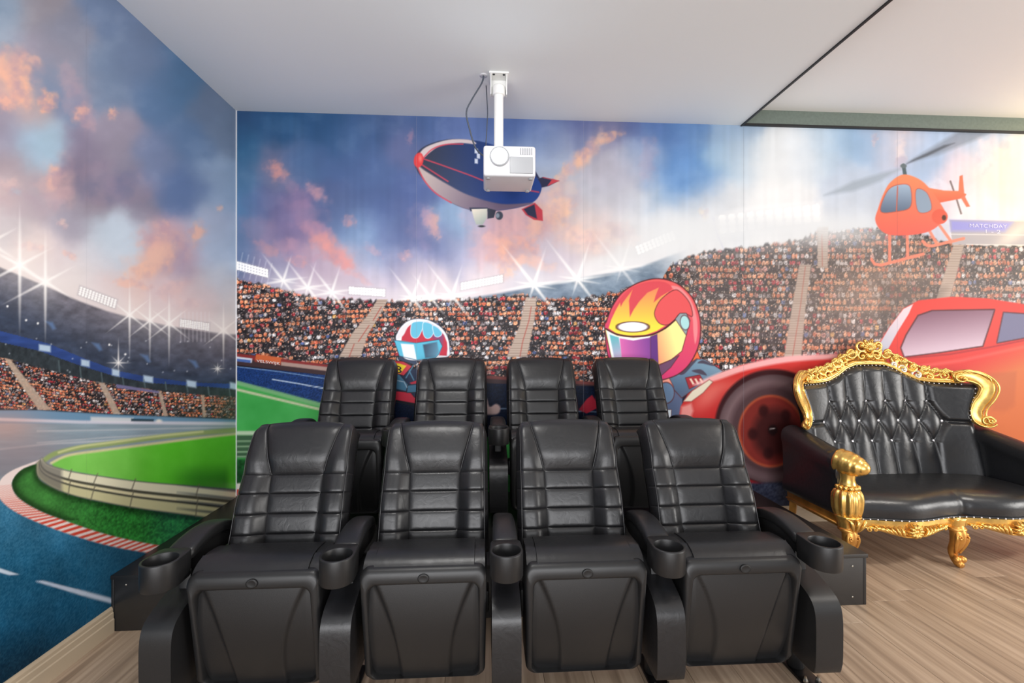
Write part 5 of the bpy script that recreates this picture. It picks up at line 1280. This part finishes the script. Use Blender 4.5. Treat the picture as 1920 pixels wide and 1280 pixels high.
# ------------------------------------------------------------------ projector under the soffit
PX, PY = 0.075, 2.56
mount = thing('projector_mount', 'white ceiling pole and bracket holding the projector', 'mount', (PX, PY, ZC))
br = bm_obj('bracket_plate', box_bm(-.055, .055, -.045, .075, -.010, 0, bev=.003), M['white_metal'], mount, angle=40)
for sx in (-1, 1):
    pf = [(-.040, -.010), (.070, -.010), (.070, -.075), (.030, -.110), (-.010, -.110)]
    x0, x1 = sorted((sx * .042, sx * .046)); bm_obj('bracket_cheek', prism_bm(pf, x0, x1), M['white_metal'], mount)
    V, F = lathe_vf([(.007, -.0105), (.007, -.013), (.004, -.014)], 12, center=(sx * .028, -.030, 0)); mesh_obj('screw', V, F, M['metal'], br, True)
bm_obj('bracket_back', box_bm(-.042, .042, .030, .034, -.10, -.010), M['white_metal'], mount)
V, F = lathe_vf([(.0265, -.06), (.0265, -.405), (.0275, -.408), (.0275, -.442)], 28); mesh_obj('pole', V, F, M['white_metal'], mount, True).data.set_sharp_from_angle(angle=math.radians(40))
V, F = lathe_vf([(.033, -.062), (.036, -.068), (.036, -.11), (.033, -.115)], 28); mesh_obj('pole_collar', V, F, M['white_metal'], mount, True)
V, F = lathe_vf([(.034, -.420), (.045, -.434), (.045, -.446)], 28); mesh_obj('pole_foot', V, F, M['white_metal'], mount, True)
PZ = ZC - .446
proj = thing('projector', 'white projector with glowing lens hanging below the ceiling', 'projector', (PX, PY, PZ))
bm = box_bm(-.085, .195, -.13, .13, -.165, 0.0, bev=.014, seg=4); body = bm_obj('body', bm, M['white'], proj, angle=40)
bm_obj('front_plate', box_bm(.055, .180, -.1345, -.128, -.150, -.060, bev=.010, seg=3), M['grey'], body, angle=40)
RX90 = [[1, 0, 0], [0, 0, -1], [0, 1, 0]]
V, F = lathe_vf([(.052, -.004), (.052, .010), (.048, .014), (.043, .014), (.041, .004)], 36, center=(.0, -.128, -.062), axis=RX90); mesh_obj('lens_ring', V, F, M['grey'], proj, True).data.set_sharp_from_angle(angle=math.radians(40))
V, F = lathe_vf([(.040, .0), (.036, .008), (.024, .013), (.008, .0155)], 32, center=(.0, -.130, -.062), axis=RX90); mesh_obj('lens', V, F, M['lens'], proj, True)
for k in range(6): bm_obj('vent_slat', box_bm(.110 + .012 * k, .116 + .012 * k, -.134, -.129, -.048, -.014), M['grey'], body)
for (sx, sy) in ((-.06, -.1), (.17, -.1), (-.06, .1), (.17, .1)):
    V, F = lathe_vf([(.012, -.172), (.012, -.164)], 14, center=(sx, sy, 0)); mesh_obj('foot', V, F, M['grey'], body, True)
c = catmull([(-.085, .0, -.002), (-.095, -.01, -.05), (-.150, -.02, -.15), (-.180, -.02, -.22), (-.165, -.01, -.30), (-.13, .02, -.400), (-.075, .05, -.441)], 8)
cb = Acc().tube([(x + PX, y + PY, z + ZC) for x, y, z in c], .0045, 8).obj('projector_cable', M['cable'])
tag(cb, 'thin dark cable looping from ceiling hole to projector', 'cable')
c = catmull([(-.062, .10, -.441), (-.072, .10, -.38), (-.066, .09, -.25), (-.062, .09, -.16), (-.066, .10, -.08), (-.070, .10, -.002)], 8)
cb2 = Acc().tube([(x + PX, y + PY, z + ZC) for x, y, z in c], .0030, 8).obj('projector_cable', M['cable'])
tag(cb2, 'short cable running up beside the white projector pole', 'cable')
V, F = lathe_vf([(.022, 0), (.022, -.003), (.010, -.004)], 20); hole = mesh_obj('cable_grommet', V, F, M['white'], ceiling, True, (PX - .085, PY, ZC))
